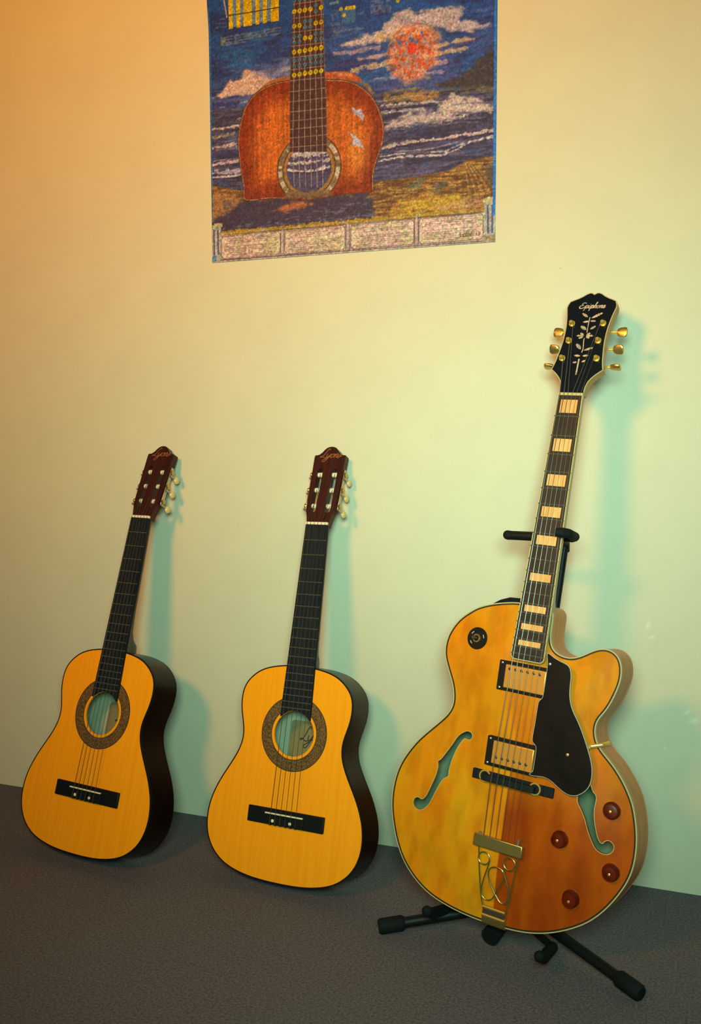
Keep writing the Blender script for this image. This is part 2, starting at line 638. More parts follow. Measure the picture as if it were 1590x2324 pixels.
# print layout in millimetres from the lower left corner of the sheet
PRINT_LIGHT = (1.32, 1.06, 0.58)
FRETMAP = {(-95,-110):[(188.2,569.6),(249.4,571.2)],(-58,-72):[(187.9,539.3),(249.2,540.5)],(-24,-37):[(187.7,511.4),(249.0,512.1)],(10.6,1):[(187.0,483.0),(248.8,481.2)],(43,33):[(185.5,456.4),(249.6,455.0)],(74,66):[(184.1,430.9),(250.3,427.9)],(106,97):[(182.6,404.6),(251.1,402.3)],(132,122):[(181.4,383.1),(251.7,381.7)],(159,150):[(180.2,360.7),(252.3,358.6)],(184,176):[(179.0,339.9),(253.2,337.0)],(209,200):[(178.2,319.1),(254.2,317.0)],(232,222):[(178.0,299.8),(255.1,298.7)],(255,246):[(177.9,280.4),(255.9,278.7)],(275.5,267):[(177.7,263.2),(255.9,261.3)],(294,286):[(177.5,247.6),(256.0,245.5)],(314,306):[(177.4,230.7),(256.1,228.8)],(335,328):[(177.2,212.9),(256.2,210.4)]}
STRMAP = [[(193.9,622.3),(189.4,491.3),(187.1,350.6),(183.3,203.8),(186.0,135.5)],[(204.1,621.8),(200.8,489.6),(198.8,350.6),(196.2,202.4),(198.4,134.4)],[(214.3,621.3),(212.2,487.8),(210.5,350.5),(209.1,201.1),(210.7,133.3)],[(224.5,620.8),(223.5,486.0),(222.1,350.5),(221.9,199.8),(223.0,132.1)],[(234.6,620.3),(234.8,484.2),(233.6,350.5),(234.7,198.4),(235.2,131.0)],[(244.7,619.8),(246.0,482.5),(245.1,350.4),(247.4,197.1),(247.4,129.9)]]
DOTMAP = [(189.4,495.5,'t'),(200.8,495.0,'t'),(212.2,494.5,'t'),(223.6,494.0,'t'),(234.9,493.5,'t'),(246.1,493.1,'t'),(189.1,469.1,'y'),(200.6,468.9,'y'),(212.0,468.7,'y'),(223.4,468.6,'y'),(234.7,468.4,'t'),(245.9,468.2,'y'),(188.9,441.8,'y'),(200.4,441.7,'y'),(211.8,441.6,'t'),(223.2,441.5,'t'),(234.5,441.4,'y'),(245.8,441.2,'y'),(188.6,416.2,'t'),(200.1,416.1,'t'),(211.6,416.0,'y'),(223.0,416.0,'y'),(234.3,415.9,'t'),(245.6,415.8,'t'),(188.4,392.9,'y'),(199.9,393.1,'y'),(211.4,393.2,'y'),(222.8,393.4,'y'),(234.1,393.5,'y'),(245.4,393.7,'y'),(188.2,371.3,'t'),(199.7,371.6,'t'),(211.2,371.9,'t'),(222.6,372.1,'t'),(234.0,372.4,'t'),(245.3,372.7,'t'),(188.0,349.6,'y'),(199.5,349.8,'y'),(211.0,350.0,'y'),(222.4,350.1,'y'),(233.8,350.3,'y'),(245.1,350.4,'y'),(189.9,552.9,'y'),(201.4,552.8,'y'),(212.7,552.7,'t'),(224.0,552.5,'t'),(235.3,552.4,'y'),(246.5,552.3,'y'),(190.2,581.5,'y'),(201.6,581.3,'y'),(212.9,581.1,'y'),(224.2,580.9,'y'),(235.5,580.8,'y'),(246.7,580.6,'y')]
CHART = [([(47.6,564.2),(56.5,564.4),(54.8,457.4),(45.8,457.4)],(206,164,10)),([(56.5,562.7),(64.3,563.1),(62.7,459.9),(54.8,459.9)],(92,124,136)),([(64.3,561.4),(73.1,561.6),(71.6,457.3),(62.7,457.4)],(206,164,10)),([(73.1,560.0),(80.0,560.5),(78.5,459.8),(71.6,459.8)],(92,124,136)),([(79.9,558.8),(98.4,557.4),(97.0,457.2),(78.4,457.3)],(206,164,10)),([(98.4,555.8),(106.2,556.2),(104.9,459.6),(97.1,459.7)],(92,124,136)),([(106.1,554.5),(114.8,554.7),(113.6,457.1),(104.8,457.1)],(206,164,10)),([(114.8,553.0),(122.5,553.4),(121.3,459.5),(113.6,459.6)],(92,124,136)),([(122.5,551.8),(131.2,552.0),(130.0,457.0),(121.3,457.0)],(206,164,10)),([(131.1,550.3),(139.8,550.6),(138.7,459.4),(130.0,459.5)],(92,124,136)),([(139.7,548.9),(156.9,547.7),(155.9,456.8),(138.6,456.9)],(206,164,10))]
NOTEMAP = {46:[(17.3,479.1),(40.2,478.3)],55:[(17.1,471.5),(40.1,470.6)],64:[(17.0,463.8),(40.0,463.0)]}
TEXTROWS = [[(30.6,442.2),(156.7,443.3)],[(30.5,437.1),(156.6,438.3)],[(30.5,432.0),(156.6,433.3)],[(30.4,428.5),(84.9,427.6)]]
ROWMAP = {((760,74),(824,64)):[(274.1,417.9),(331.9,417.5)],((750,58),(772,54)):[(265.0,432.2),(285.1,432.5)],((812,32),(824,30)):[(321.2,444.9),(331.9,444.9)]}
PANELS = [{'box':[(25.0,50.9),(149.4,52.1),(154.2,46.6),(153.9,12.7),(148.9,7.0),(26.2,6.4),(21.2,12.9),(21.8,45.8)],'rows':[[(30.0,48.3),(144.5,48.8)],[(32.0,44.5),(144.5,44.9)],[(33.9,40.6),(144.4,41.0)],[(29.8,36.8),(130.7,37.0)],[(33.7,29.0),(144.3,29.3)],[(29.6,25.2),(144.3,25.3)],[(31.6,21.3),(144.2,21.4)],[(33.6,17.4),(130.5,17.5)],[(29.4,13.5),(144.1,13.6)],[(31.4,9.7),(144.1,9.7)]]},{'box':[(167.9,51.6),(288.8,52.8),(293.4,47.4),(293.2,12.5),(288.6,6.9),(169.3,6.3),(164.6,12.7),(164.9,46.7)],'rows':[[(172.7,48.9),(284.2,49.3)],[(174.6,45.0),(284.1,45.4)],[(176.4,41.1),(284.1,41.4)],[(172.5,37.1),(271.1,37.4)],[(176.3,29.3),(284.1,29.5)],[(172.4,25.4),(284.1,25.6)],[(174.3,21.5),(284.0,21.6)],[(176.2,17.5),(271.0,17.6)],[(172.3,13.6),(284.0,13.7)],[(174.2,9.7),(284.0,9.7)]]},{'box':[(308.1,52.3),(429.0,53.4),(433.4,48.2),(433.5,12.3),(429.1,6.8),(309.8,6.3),(305.2,12.5),(305.4,47.4)],'rows':[[(312.7,49.4),(424.6,49.9)],[(314.5,45.5),(424.6,45.9)],[(316.3,41.5),(424.6,41.9)],[(312.7,37.5),(412.4,37.8)],[(316.3,29.6),(424.7,29.8)],[(312.6,25.6),(424.7,25.8)],[(314.4,21.6),(424.7,21.8)],[(316.2,17.7),(412.4,17.8)],[(312.6,13.7),(424.7,13.7)],[(314.4,9.7),(424.7,9.7)]]},{'box':[(446.4,52.9),(562.7,54.0),(566.9,48.9),(567.2,12.1),(563.1,6.8),(448.3,6.2),(443.9,12.3),(443.8,48.2)],'rows':[[(450.8,50.0),(558.6,50.4)],[(452.5,46.0),(558.6,46.3)],[(454.3,41.9),(558.7,42.3)],[(450.8,37.9),(547.0,38.2)],[(454.3,29.9),(558.8,30.1)],[(450.9,25.8),(558.8,26.0)],[(452.6,21.8),(558.8,22.0)],[(454.4,17.8),(547.2,17.9)],[(450.9,13.8),(558.9,13.8)],[(452.7,9.7),(558.9,9.7)]]}]
PILLAR = {641:[(159.2,52.7),(158.7,5.8)],789:[(298.9,53.3),(298.8,5.7)],945:[(438.6,53.9),(438.7,5.7)]}
COLUMNS = [{'shaft':[(-0.2,75.6),(21.2,72.1),(21.1,4.7),(-1.0,1.7)],'flutes':[[(4.3,65.5),(4.4,16.5)],[(14.0,64.7),(13.6,16.8)]],'cap':[(5.0,79.6),(24.4,78.1),(24.3,71.0),(5.9,71.5)],'foot':[(-1.3,13.3),(10.0,14.4),(9.8,1.9),(-1.6,0.8)]},{'shaft':[(569.2,71.2),(591.4,72.4),(591.3,-0.6),(569.0,1.0)],'flutes':[[(575.4,66.7),(576.7,18.0)],[(584.1,66.7),(584.5,18.2)]],'cap':[(565.0,77.9),(576.5,82.4),(592.1,81.1),(592.2,71.6),(570.0,71.9)],'foot':[(568.1,12.3),(591.2,13.7),(591.3,-0.6),(568.2,1.0)]}]
SIGN = [[(523.7,20.4),(524.1,13.9),(527.1,14.5)],[(532.9,19.7),(529.6,19.1),(529.6,13.5),(533.0,14.0)],[(534.6,19.6),(534.6,13.9),(538.0,14.5),(538.0,20.1),(534.6,19.6)],[(540.5,14.3),(540.9,19.9),(543.9,14.0),(544.2,20.4)],[(546.4,13.9),(546.8,20.2)],[(549.7,14.4),(550.1,20.0)],[(553.1,14.2),(554.7,19.7),(556.4,13.9)],[(558.9,14.5),(559.3,20.1),(561.4,19.2),(561.4,15.1),(558.9,14.5)]]
# ------------------------------------------------------------------ the poster (flat print on paper)
PW, PH = 589.5, 890.0                      # millimetres
px = np.arange(0, PW + 0.5, 1.15)
py = np.r_[np.arange(0, 525, 1.15), np.arange(526, PH + 1, 4.0)]
GX, GY = np.meshgrid(px, py)


def vnoise(x, y, seed):
    """smooth value noise"""
    r = np.random.default_rng(seed).random((128, 128))
    xi = np.floor(x).astype(int); yi = np.floor(y).astype(int)
    fx = x - xi; fy = y - yi
    fx = fx * fx * (3 - 2 * fx); fy = fy * fy * (3 - 2 * fy)
    g = lambda a, b: r[(yi + b) % 128, (xi + a) % 128]
    return (g(0, 0) * (1 - fx) + g(1, 0) * fx) * (1 - fy) + (g(0, 1) * (1 - fx) + g(1, 1) * fx) * fy


def fbm(sx, sy, seed, octv=4):
    t = np.zeros_like(GX); a = 1.0; s = 0.0; k = 1.0
    for i in range(octv):
        t += a * vnoise(GX * k / sx + 7.3 * i, GY * k / sy + 3.1 * i, seed + i)
        s += a; a *= 0.55; k *= 2.0
    return t / s


def sstep(a, b, t):
    t = np.clip((t - a) / (b - a), 0, 1)
    return t * t * (3 - 2 * t)


PRINT = np.zeros(GX.shape + (3,))


def blend(mask, rgb, win=None):
    c = np.array(rgb, float)
    P = PRINT if win is None else PRINT[win]
    P[:] = P * (1 - mask[..., None]) + c * mask[..., None]


def window(pts, pad):
    q = np.array(pts)
    lo, hi = q.min(0) - pad, q.max(0) + pad
    i0, i1 = np.searchsorted(px, (lo[0], hi[0])); j0, j1 = np.searchsorted(py, (lo[1], hi[1]))
    return (slice(j0, j1), slice(i0, i1))


def seg_dist(pts, win=(slice(None), slice(None))):
    gx, gy = GX[win], GY[win]
    d = np.full(gx.shape, 1e9)
    for (x0, y0), (x1, y1) in zip(pts[:-1], pts[1:]):
        dx, dy = x1 - x0, y1 - y0
        L = dx * dx + dy * dy + 1e-9
        t = np.clip(((gx - x0) * dx + (gy - y0) * dy) / L, 0, 1)
        d = np.minimum(d, np.hypot(gx - x0 - t * dx, gy - y0 - t * dy))
    return d


def stroke(pts, w, rgb, a=1.0, soft=0.8, rough=None):
    win = window(pts, w * 2.5 + soft + 2)
    d = seg_dist(pts, win)
    if rough is not None:
        d = d + (rough[win] - 0.5) * w * 2.2
    blend(a * (1 - sstep(w / 2 - soft / 2, w / 2 + soft / 2, d)), rgb, win)


def poly(pts, rgb, a=1.0, soft=0.0, wob=None):
    win = window(pts, soft * 4 + 2)
    m_ = inside(np.array(pts), GX[win], GY[win]).astype(float)
    if soft:
        d = seg_dist(list(pts) + [pts[0]], win)
        sd = np.where(m_ > 0, d, -d)
        if wob is not None:
            sd = sd + (wob[win] - 0.5) * soft * 4
        m_ = sstep(-soft, soft, sd)
    blend(a * m_, rgb, win)


def dots(x, y, r, rgb, a=1.0):
    win = window([(x, y)], r + 2)
    d = np.hypot(GX[win] - x, GY[win] - y)
    blend(a * (1 - sstep(r - 0.6, r + 0.6, d)), rgb, win)


N1 = fbm(60, 22, 11); N2 = fbm(14, 7, 23); N3 = fbm(5, 3.5, 37); N4 = fbm(40, 5, 51); N5 = fbm(24, 18, 77); N6 = fbm(5, 2.2, 181, 2); N7 = fbm(30, 16, 171)
# sky
t = sstep(300, 480, GY)[..., None]
PRINT[:] = np.array((58, 74, 112.0)) * (1 - t) + np.array((16, 68, 122.0)) * t
blend(0.65 * sstep(0.44, 0.68, N1), (26, 42, 84)); blend(0.55 * sstep(0.5, 0.75, fbm(80, 30, 91)), (20, 94, 138))
blend(0.35 * sstep(0.5, 0.8, N4) * (GY < 430), (120, 112, 140))
# clouds
poly([(7.5,327.4),(28.9,341.2),(46.2,355.3),(69.1,359.2),(82.1,372.8),(103.6,364.9),(124.9,360.4),(147.9,349.0),(163.2,336.9),(137.1,325.9),(103.0,322.5),(63.6,327.4),(28.6,325.7)], (204, 160, 128), 1, 4, N2)
poly([(98.6,360.5),(142.5,373.3),(176.0,381.3),(180.5,351.5),(161.3,345.6),(122.9,350.5)], (120, 116, 132), 0.7, 5, N2)
poly([(290.3,391.1),(310.3,399.6),(337.2,403.8),(365.5,406.1),(381.4,421.4),(403.1,435.6),(429.0,436.4),(441.9,428.2),(471.6,433.0),(501.0,431.6),(524.3,423.4),(522.8,403.4),(550.8,394.6),(575.4,386.3),(534.5,378.4),(484.4,393.5),(446.3,399.1),(403.2,394.3),(363.8,388.7),(321.0,385.1)], (186, 160, 142), 1, 5, N2)
poly([(337.1,389.3),(372.6,400.3),(416.2,405.1),(467.5,400.7),(484.5,388.8),(492.9,371.9),(450.6,384.3),(398.8,386.9)], (206, 160, 104), 0.85, 6, N2)
poly([(398.8,426.8),(450.5,415.0),(471.7,400.1),(442.0,404.5),(407.5,415.9)], (120, 108, 128), 0.4, 5, N2)
for pts, w_, c in (([(273.9,378.6),(310.2,376.9),(363.8,377.5)], 6, (170,140,136)), ([(323.6,360.4),(381.4,362.2),(398.9,363.0)], 7, (196,150,128)),
                   ([(310.1,342.7),(354.9,344.8),(398.9,348.6)], 9, (206,166,112)), ([(450.7,347.9),(493.0,351.5),(530.6,352.5)], 8, (206,162,110)),
                   ([(471.9,362.3),(509.7,367.2),(546.9,367.3)], 7, (214,170,116)), ([(459.2,356.2),(526.4,360.9),(579.6,364.9)], 4, (80,72,104)),
                   ([(381.4,329.2),(433.6,326.3),(493.1,334.2)], 8, (176,140,140)), ([(273.7,355.7),(337.1,353.7)], 6, (58,60,104)),
                   ([(354.8,320.6),(425.0,317.9),(484.8,319.5)], 8, (150,132,150)), ([(23.5,318.5),(83.3,319.8),(122.5,321.8)], 5, (96,84,118)),
                   ([(23.3,307.3),(88.1,312.4),(112.6,312.8)], 3, (150,140,146)), ([(8.2,313.4),(63.4,310.2)], 9, (52,46,92)),
                   ([(7.9,294.4),(43.2,296.3)], 9, (46,64,124)), ([(161.5,362.3),(180.6,363.2)], 6, (150,140,136))):
    stroke(pts, w_, c, 0.8, 4, N2)
# the sun with its lines of writing
SUN = [(431.8,356.8)][0]
rs = np.hypot(GX - SUN[0], (GY - SUN[1]) * 0.95)
blend(0.75 * (1 - sstep(40, 58, rs + 24 * (N2 - .5))), (222, 140, 92))
blend((1 - sstep(34, 54, rs)) * sstep(0.47, 0.56, fbm(5, 7, 131, 2)), (205, 84, 40))
blend((1 - sstep(34, 54, rs)) * sstep(0.6, 0.66, fbm(5, 7, 133, 2)) * (GY > SUN[1] + 18), (90, 100, 130))
d_ = np.hypot(GX - SUN[0] + 2, GY - SUN[1] - 10)
blend(1 - sstep(5, 12, d_ + 8 * (N3 - .5)), (226, 56, 34))
stroke([(SUN[0] + 52 * math.cos(a), SUN[1] + 54 * math.sin(a)) for a in np.linspace(0.35, 2.9, 20)], 2, (190, 90, 60), 0.7, 1)
stroke([(SUN[0] + 50 * math.cos(a), SUN[1] + 54 * math.sin(a)) for a in np.linspace(2.9, 3.9, 12)], 1.6, (200, 70, 40), 0.7, 1)
# headland
poly([(472.2,289.5),(501.7,296.8),(526.7,307.7),(549.7,326.5),(571.7,340.6),(589.5,348.9),(590.2,270.7),(535.3,276.9)], (58, 54, 56), 1, 5, N2)
blend(inside(np.array([(476.5,289.0),(589.5,344.3),(590.2,270.7)]), GX, GY) * 0.5 * sstep(0.5, 0.7, N3), (98, 74, 62))
# sea
SEA = sstep(0, 5, np.interp(GX, *np.array([(-7.1,308.3),(122.3,303.1),(309.9,300.2),(398.9,293.1),(485.0,285.5),(590.2,277.7)]).T) - GY)
blend(SEA, (76, 68, 84))
blend(SEA * sstep(0.45, 0.62, N4), (52, 48, 66)); blend(0.7 * SEA * sstep(0.56, 0.72, fbm(50, 6, 61)), (104, 92, 104))
blend(0.55 * SEA * sstep(0.6, 0.75, fbm(30, 14, 63)), (52, 84, 110))
poly([(370.8,291.0),(425.0,290.7),(476.5,285.8),(485.1,265.7),(433.7,272.0),(381.4,271.9)], (140, 108, 56), 0.8, 6, N2)
poly([(403.3,286.9),(472.2,284.7),(485.0,270.5),(433.7,272.0)], (178, 122, 62), 0.7, 5, N2)
poly([(485.0,283.9),(518.6,283.7),(590.2,276.2),(590.3,268.4),(535.3,270.6)], (116, 100, 60), 0.7, 4, N2)
poly([(472.4,240.2),(485.1,257.8),(510.3,275.3),(527.0,265.3),(556.0,261.7),(584.9,241.1),(588.2,229.8),(552.1,235.6),(527.2,236.9),(510.5,235.7)], (206, 172, 138), 0.95, 5, N2)
poly([(374.3,227.2),(390.2,238.4),(425.1,245.7),(468.1,250.2),(493.6,240.9),(535.6,232.8),(510.6,227.8),(468.2,227.9),(425.2,228.0),(399.0,226.1)], (196, 164, 138), 0.95, 5, N2)
for pts, w_, c in (([(369.0,270.1),(416.4,267.6),(468.1,264.6),(493.5,263.1)], 4, (190,160,140)), ([(369.0,257.1),(416.4,254.8),(451.0,255.5)], 5, (176,152,138)),
                   ([(369.0,263.6),(416.4,262.0),(476.6,257.2)], 3, (48,46,66)), ([(370.7,190.1),(403.4,196.4),(425.2,195.7),(455.5,197.2),(485.4,195.6),(519.1,198.3),(548.3,198.3),(586.9,200.3)], 5, (208,172,138)),
                   ([(370.7,185.1),(407.8,190.2),(468.4,192.6),(535.9,192.5),(586.9,195.6)], 2, (50,42,52)), ([(365.3,175.9),(399.0,177.3),(451.3,175.2),(494.0,172.3),(519.2,180.8),(552.5,186.8),(587.0,190.9)], 2.5, (196,166,140)),
                   ([(363.6,167.8),(407.8,171.5),(451.3,168.7),(489.8,166.4),(510.9,172.2),(544.2,184.5),(587.0,188.5)], 3, (204,176,150)), ([(363.6,164.6),(442.6,164.7),(494.1,161.9)], 1.6, (50,44,52)),
                   ([(399.0,181.4),(468.4,179.8),(519.2,187.2)], 2, (150,132,126)), ([(370.7,211.3),(416.5,212.8),(485.3,211.6)], 4, (60,58,80)),
                   ([(485.3,216.4),(535.7,220.2),(586.6,223.7)], 16, (54,50,62)), ([(390.2,218.9),(451.1,220.2)], 8, (60,70,92)),
                   ([(4.3,266.9),(32.7,266.4),(67.7,267.6)], 4, (206,176,142)), ([(3.7,230.3),(32.0,229.9),(60.2,233.0)], 6, (196,160,134)),
                   ([(4.0,249.5),(52.5,252.9)], 5, (150,128,100)), ([(3.1,197.1),(31.5,197.7),(61.6,198.2)], 5, (196,164,144)),
                   ([(3.0,191.8),(61.6,193.0)], 1.6, (48,42,56)), ([(2.8,181.3),(41.3,179.3),(66.4,180.4)], 7, (178,160,158)),
                   ([(2.6,171.6),(41.1,169.7),(69.2,170.5)], 3.5, (204,180,160)), ([(2.5,168.1),(71.1,165.1)], 2, (54,42,46)), ([(4.5,277.4),(62.9,281.1)], 8, (56,52,66)),
                   ([(3.4,216.3),(61.9,216.4)], 7, (58,58,92))):
    stroke(pts, w_, c, 0.9, 1.6, N3)
for k in range(46):                                   # fine lines of swell
    x0 = RNG.uniform(-20, 520); y0 = RNG.uniform(150, 350) if x0 > 330 else RNG.uniform(150, 290)
    ln = RNG.uniform(40, 150)
    q = [(x0 + ln * t_, y0 + ln * t_ * 0.02 + 2.2 * math.sin(3 * t_ + k) + 1.2 * math.sin(9 * t_ + 2 * k)) for t_ in np.linspace(0, 1, 9)]
    keep = PRINT.copy()
    stroke(q, RNG.uniform(1.2, 3.0), ((176, 146, 122), (44, 38, 50), (120, 106, 116), (150, 126, 96))[k % 4], 0.7, 1.4, N3)
    PRINT[:] = np.where(SEA[..., None] > 0.5, PRINT, keep)
# sand
SAND = sstep(0, 5, np.interp(GX, *np.array([(-9.9,162.2),(40.8,147.9),(120.1,128.6),(354.6,130.9),(442.7,134.0),(502.6,139.5),(536.2,153.7),(561.0,155.9),(591.4,157.5)]).T) - GY + 4 * (N3 - .5))
blend(SAND, (150, 98, 42)); blend(SAND * sstep(0.42, 0.6, fbm(26, 4, 71)), (104, 64, 38)); blend(0.8 * SAND * sstep(0.55, 0.7, fbm(16, 4, 73)), (190, 138, 60))
for k in range(40):                                   # ripples in the sand
    x0 = RNG.uniform(320, 560); y0 = RNG.uniform(70, 150)
    q = [(x0 + 60 * t_, y0 - 8 * t_ + 6 * t_ * t_ + 1.5 * math.sin(4 * t_ + k)) for t_ in np.linspace(0, 1, 7)]
    keep = PRINT.copy()
    stroke(q, RNG.uniform(1.2, 2.4), ((92, 56, 30), (196, 146, 62), (120, 76, 40))[k % 3], 0.65, 1.2, N3)
    PRINT[:] = np.where(SAND[..., None] > 0.5, PRINT, keep)
poly([(381.3,64.1),(399.1,79.1),(451.5,89.3),(511.4,90.6),(536.7,81.9),(520.0,68.9),(451.6,61.7)], (214, 160, 44), 0.75, 9, N2)
poly([(477.4,72.5),(536.7,79.5),(569.9,88.6),(578.3,68.0),(511.6,57.6)], (190, 130, 84), 0.6, 7, N2)
for k in range(9):
    q = [(537.9,145.6),(551.4,122.0),(561.5,101.2),(568.3,76.8)]
    stroke([(a + 6.5 * (k - 4) * (0.35 + 0.25 * i), b) for i, (a, b) in enumerate(q)], 1.6, (98, 62, 36) if k % 2 else (176, 124, 60), 0.7, 1.2, N3)
poly([(425.4,124.2),(449.7,127.6),(442.8,111.3),(427.1,109.4)], (88, 92, 74), 0.7, 5, N2); poly([(473.0,115.0),(494.3,115.4),(490.1,98.9),(473.0,97.2)], (80, 78, 70), 0.7, 5, N2)
poly([(567.8,139.4),(591.5,140.2),(592.0,94.5),(576.3,105.4)], (80, 72, 56), 0.7, 5, N2)
poly([(3.1,87.7),(40.1,109.4),(80.4,121.7),(168.6,119.1),(272.5,116.7),(336.5,109.3),(352.7,98.0),(350.0,65.0),(272.2,59.5),(158.2,56.4),(39.2,53.1),(2.5,55.8)], (62, 50, 62), 0.95, 6, N2)
blend(inside(np.array([(19.1,67.0),(354.5,99.5),(354.5,53.8),(18.9,54.6)]), GX, GY) * 0.7 * sstep(0.55, 0.66, fbm(12, 3, 83)), (108, 98, 102))
poly([(139.2,92.4),(168.4,105.4),(206.7,110.7),(223.7,100.7),(206.6,91.9),(168.3,90.0)], (176, 94, 54), 0.9, 4, N2)
poly([(4.0,134.5),(40.6,135.7),(65.5,120.4),(40.1,104.1),(19.6,93.5),(3.1,87.7)], (164, 110, 62), 0.85, 5, N2)
poly([(25.1,121.2),(50.4,121.7),(45.2,109.0),(27.9,106.9)], (92, 82, 72), 0.7, 3, N2)
# the guitar rising out of the sand
BODY = spline([(77.4,118.4),(72.8,145.9),(67.3,176.8),(62.9,212.0),(62.3,242.3),(68.8,276.1),(81.1,304.7),(101.1,325.3),(130.5,337.7),(161.3,342.2),(218.1,339.9),(259.8,332.8),(296.4,326.5),(323.5,314.0),(347.7,293.0),(363.7,266.7),(373.4,237.1),(374.3,212.5),(368.9,190.2),(360.0,169.0),(353.7,145.0),(352.8,120.3),(350.9,110.5),(290.9,111.7),(216.2,107.3),(139.5,116.5)], 160)
poly([(101.1,323.6),(114.9,334.6),(134.4,345.7),(161.4,348.9),(180.4,349.8),(180.4,341.4),(161.3,340.5),(130.4,335.2)], (166, 92, 46), 1, 1.2)
poly([(250.7,347.2),(291.9,343.4),(310.1,337.8),(328.0,325.6),(329.8,317.3),(310.0,321.4),(282.8,329.9),(253.4,333.7)], (178, 84, 40), 1, 1.2)
poly([(269.1,343.2),(301.0,339.0),(310.0,331.2),(282.8,334.8)], (206, 132, 84), 0.8, 2, N3)
poly([(326.2,319.4),(341.4,314.2),(354.8,294.6),(347.7,293.9)], (140, 104, 60), 0.9, 1.5)
ib = inside(BODY, GX, GY)
db = seg_dist([tuple(p) for p in BODY] + [tuple(BODY[0])])
grain = fbm(4, 90, 97, 3)
tone = sstep(4, 60, db + 26 * (N5 - .5))[..., None]
cbody = np.array((132, 44, 24.0)) * (1 - tone) + np.array((194, 92, 30.0)) * tone
cbody = cbody * (0.76 + 0.46 * grain[..., None]) * (1 - 0.35 * sstep(95, 60, GY)[..., None] * 0.8)
PRINT[:] = np.where(ib[..., None], cbody, PRINT)
blend(ib * 0.6 * (1 - sstep(0, 55, np.hypot((GX - [(320.4,185.4)][0][0]) * 1.6, (GY - [(320.4,185.4)][0][1]) * .8))), (226, 134, 48))
blend(ib * (1 - sstep(0.8, 1.8, db)) * (GY > 100), (70, 52, 34)); blend(ib * sstep(1.8, 2.2, db) * (1 - sstep(2.6, 3.4, db)) * (GY > 115), (170, 140, 88))
# sound hole and rosette
HC = [(217.6,168.2)][0]
rh = np.hypot((GX - HC[0]) / 1.03, GY - HC[1])
low = GY > [(216.3,114.9)][0][1] + 6 * (N3 - .5) * 2
blend(low * (1 - sstep(66.5, 67.5, rh)), (58, 34, 22)); blend(low * (1 - sstep(65, 66, rh)), (126, 96, 62))
an = np.arctan2(GY - HC[1], GX - HC[0])
blend(low * (rh > 56) * (rh < 64) * sstep(0.45, 0.6, vnoise(an * 9 + 40, rh * 0.1, 5)), (192, 164, 122))
blend(low * (1 - sstep(54, 55, rh)), (64, 42, 28)); blend(low * (1 - sstep(52.5, 53.5, rh)), (158, 104, 46)); blend(low * (1 - sstep(46, 47.5, rh)), (72, 62, 80))
hm = (rh < 46) & low
for pts, w_, c in (([(174.2,197.1),(216.9,196.9),(259.0,195.9)], 9, (190,170,146)), ([(171.1,182.1),(216.8,180.1),(261.7,181.4)], 5, (196,166,140)), ([(169.1,169.5),(207.2,164.1),(230.8,162.7),(261.6,168.0)], 5, (208,184,156)),
                   ([(169.0,165.2),(216.6,159.0),(263.4,161.2)], 3, (52,44,54)), ([(170.8,149.7),(216.5,143.7),(258.7,143.2)], 18, (74,68,84))):
    keep = PRINT.copy()
    stroke(pts, w_, c, 0.95, 1.5, N3)
    PRINT[:] = np.where(hm[..., None], PRINT, keep)
poly([(173.5,132.4),(216.3,125.1),(263.2,125.9),(272.4,110.0),(216.2,109.8),(163.7,116.1)], (120, 86, 54), 0.9, 4, N2)
# neck, frets, note dots, strings
poly([(189.7,622.4),(246.0,616.2),(248.8,482.0),(252.5,350.3),(255.8,283.7),(256.2,196.2),(177.1,204.4),(178.3,326.6),(182.9,409.5),(187.5,491.6)], (70, 42, 40), 1, 0.5)
blend(inside(np.array([(189.7,622.4),(246.0,616.2),(256.2,196.2),(177.1,204.4)]), GX, GY) * 0.6 * sstep(0.5, 0.7, N3), (52, 30, 34))
stroke([(246.0,616.2),(248.8,482.0),(252.5,350.3),(255.8,283.7),(256.2,196.2)], 1.6, (120, 86, 70), 0.9)
for yl, yr in ((-95,-110),(-58,-72),(-24,-37),(10.6,1),(43,33),(74,66),(106,97),(132,122),(159,150),(184,176),(209,200),(232,222),(255,246),(275.5,267),(294,286),(314,306),(335,328)):
    stroke([tuple(p) for p in FRETMAP[(yl, yr)]], 1.5, (150, 112, 84), 0.9)
for k in range(6):
    stroke([tuple(p) for p in STRMAP[k]], 1.3, (168, 138, 112), 0.9)
for x, y, c in DOTMAP:
    if c == 'y':
        dots(x, y, 4.6, (196, 164, 16)); dots(x, y, 1.6, (110, 84, 20), 0.7)
    else:
        dots(x, y + 5.5, 3.8, (64, 122, 138), 0.9); dots(x, y - 5.5, 3.8, (64, 122, 138), 0.9)
        dots(x, y + 5.5, 1.5, (36, 64, 84), 0.8); dots(x, y - 5.5, 1.5, (36, 64, 84), 0.8)
poly([(189.7, 618), (246, 614), (242, 790), (192, 790)], (70, 42, 40), 1, 0.6)
poly([(183, 788), (251, 788), (260, 868), (248, 878), (217, 872), (186, 878), (174, 868)], (96, 50, 34), 1, 1)
for k in range(6):
    stroke([(194 + 9.4 * k, 612), (196 + 8.4 * k, 800)], 1.3, (168, 138, 112), 0.9)
for yy in (640, 672, 708, 747, 788):
    stroke([(190, yy), (245, yy)], 1.6, (150, 112, 84), 0.9)
# birds
poly([(306.2,277.7),(317.0,268.1),(326.1,269.5),(333.2,256.4),(331.4,245.1),(323.3,256.7),(313.4,260.4)], (176, 160, 156), 0.95, 1, N3)
poly([(300.6,230.5),(312.4,221.0),(323.2,214.0),(333.1,194.0),(323.2,198.3),(315.0,202.5),(305.9,201.8),(311.4,212.8)], (180, 162, 158), 0.95, 1, N3)
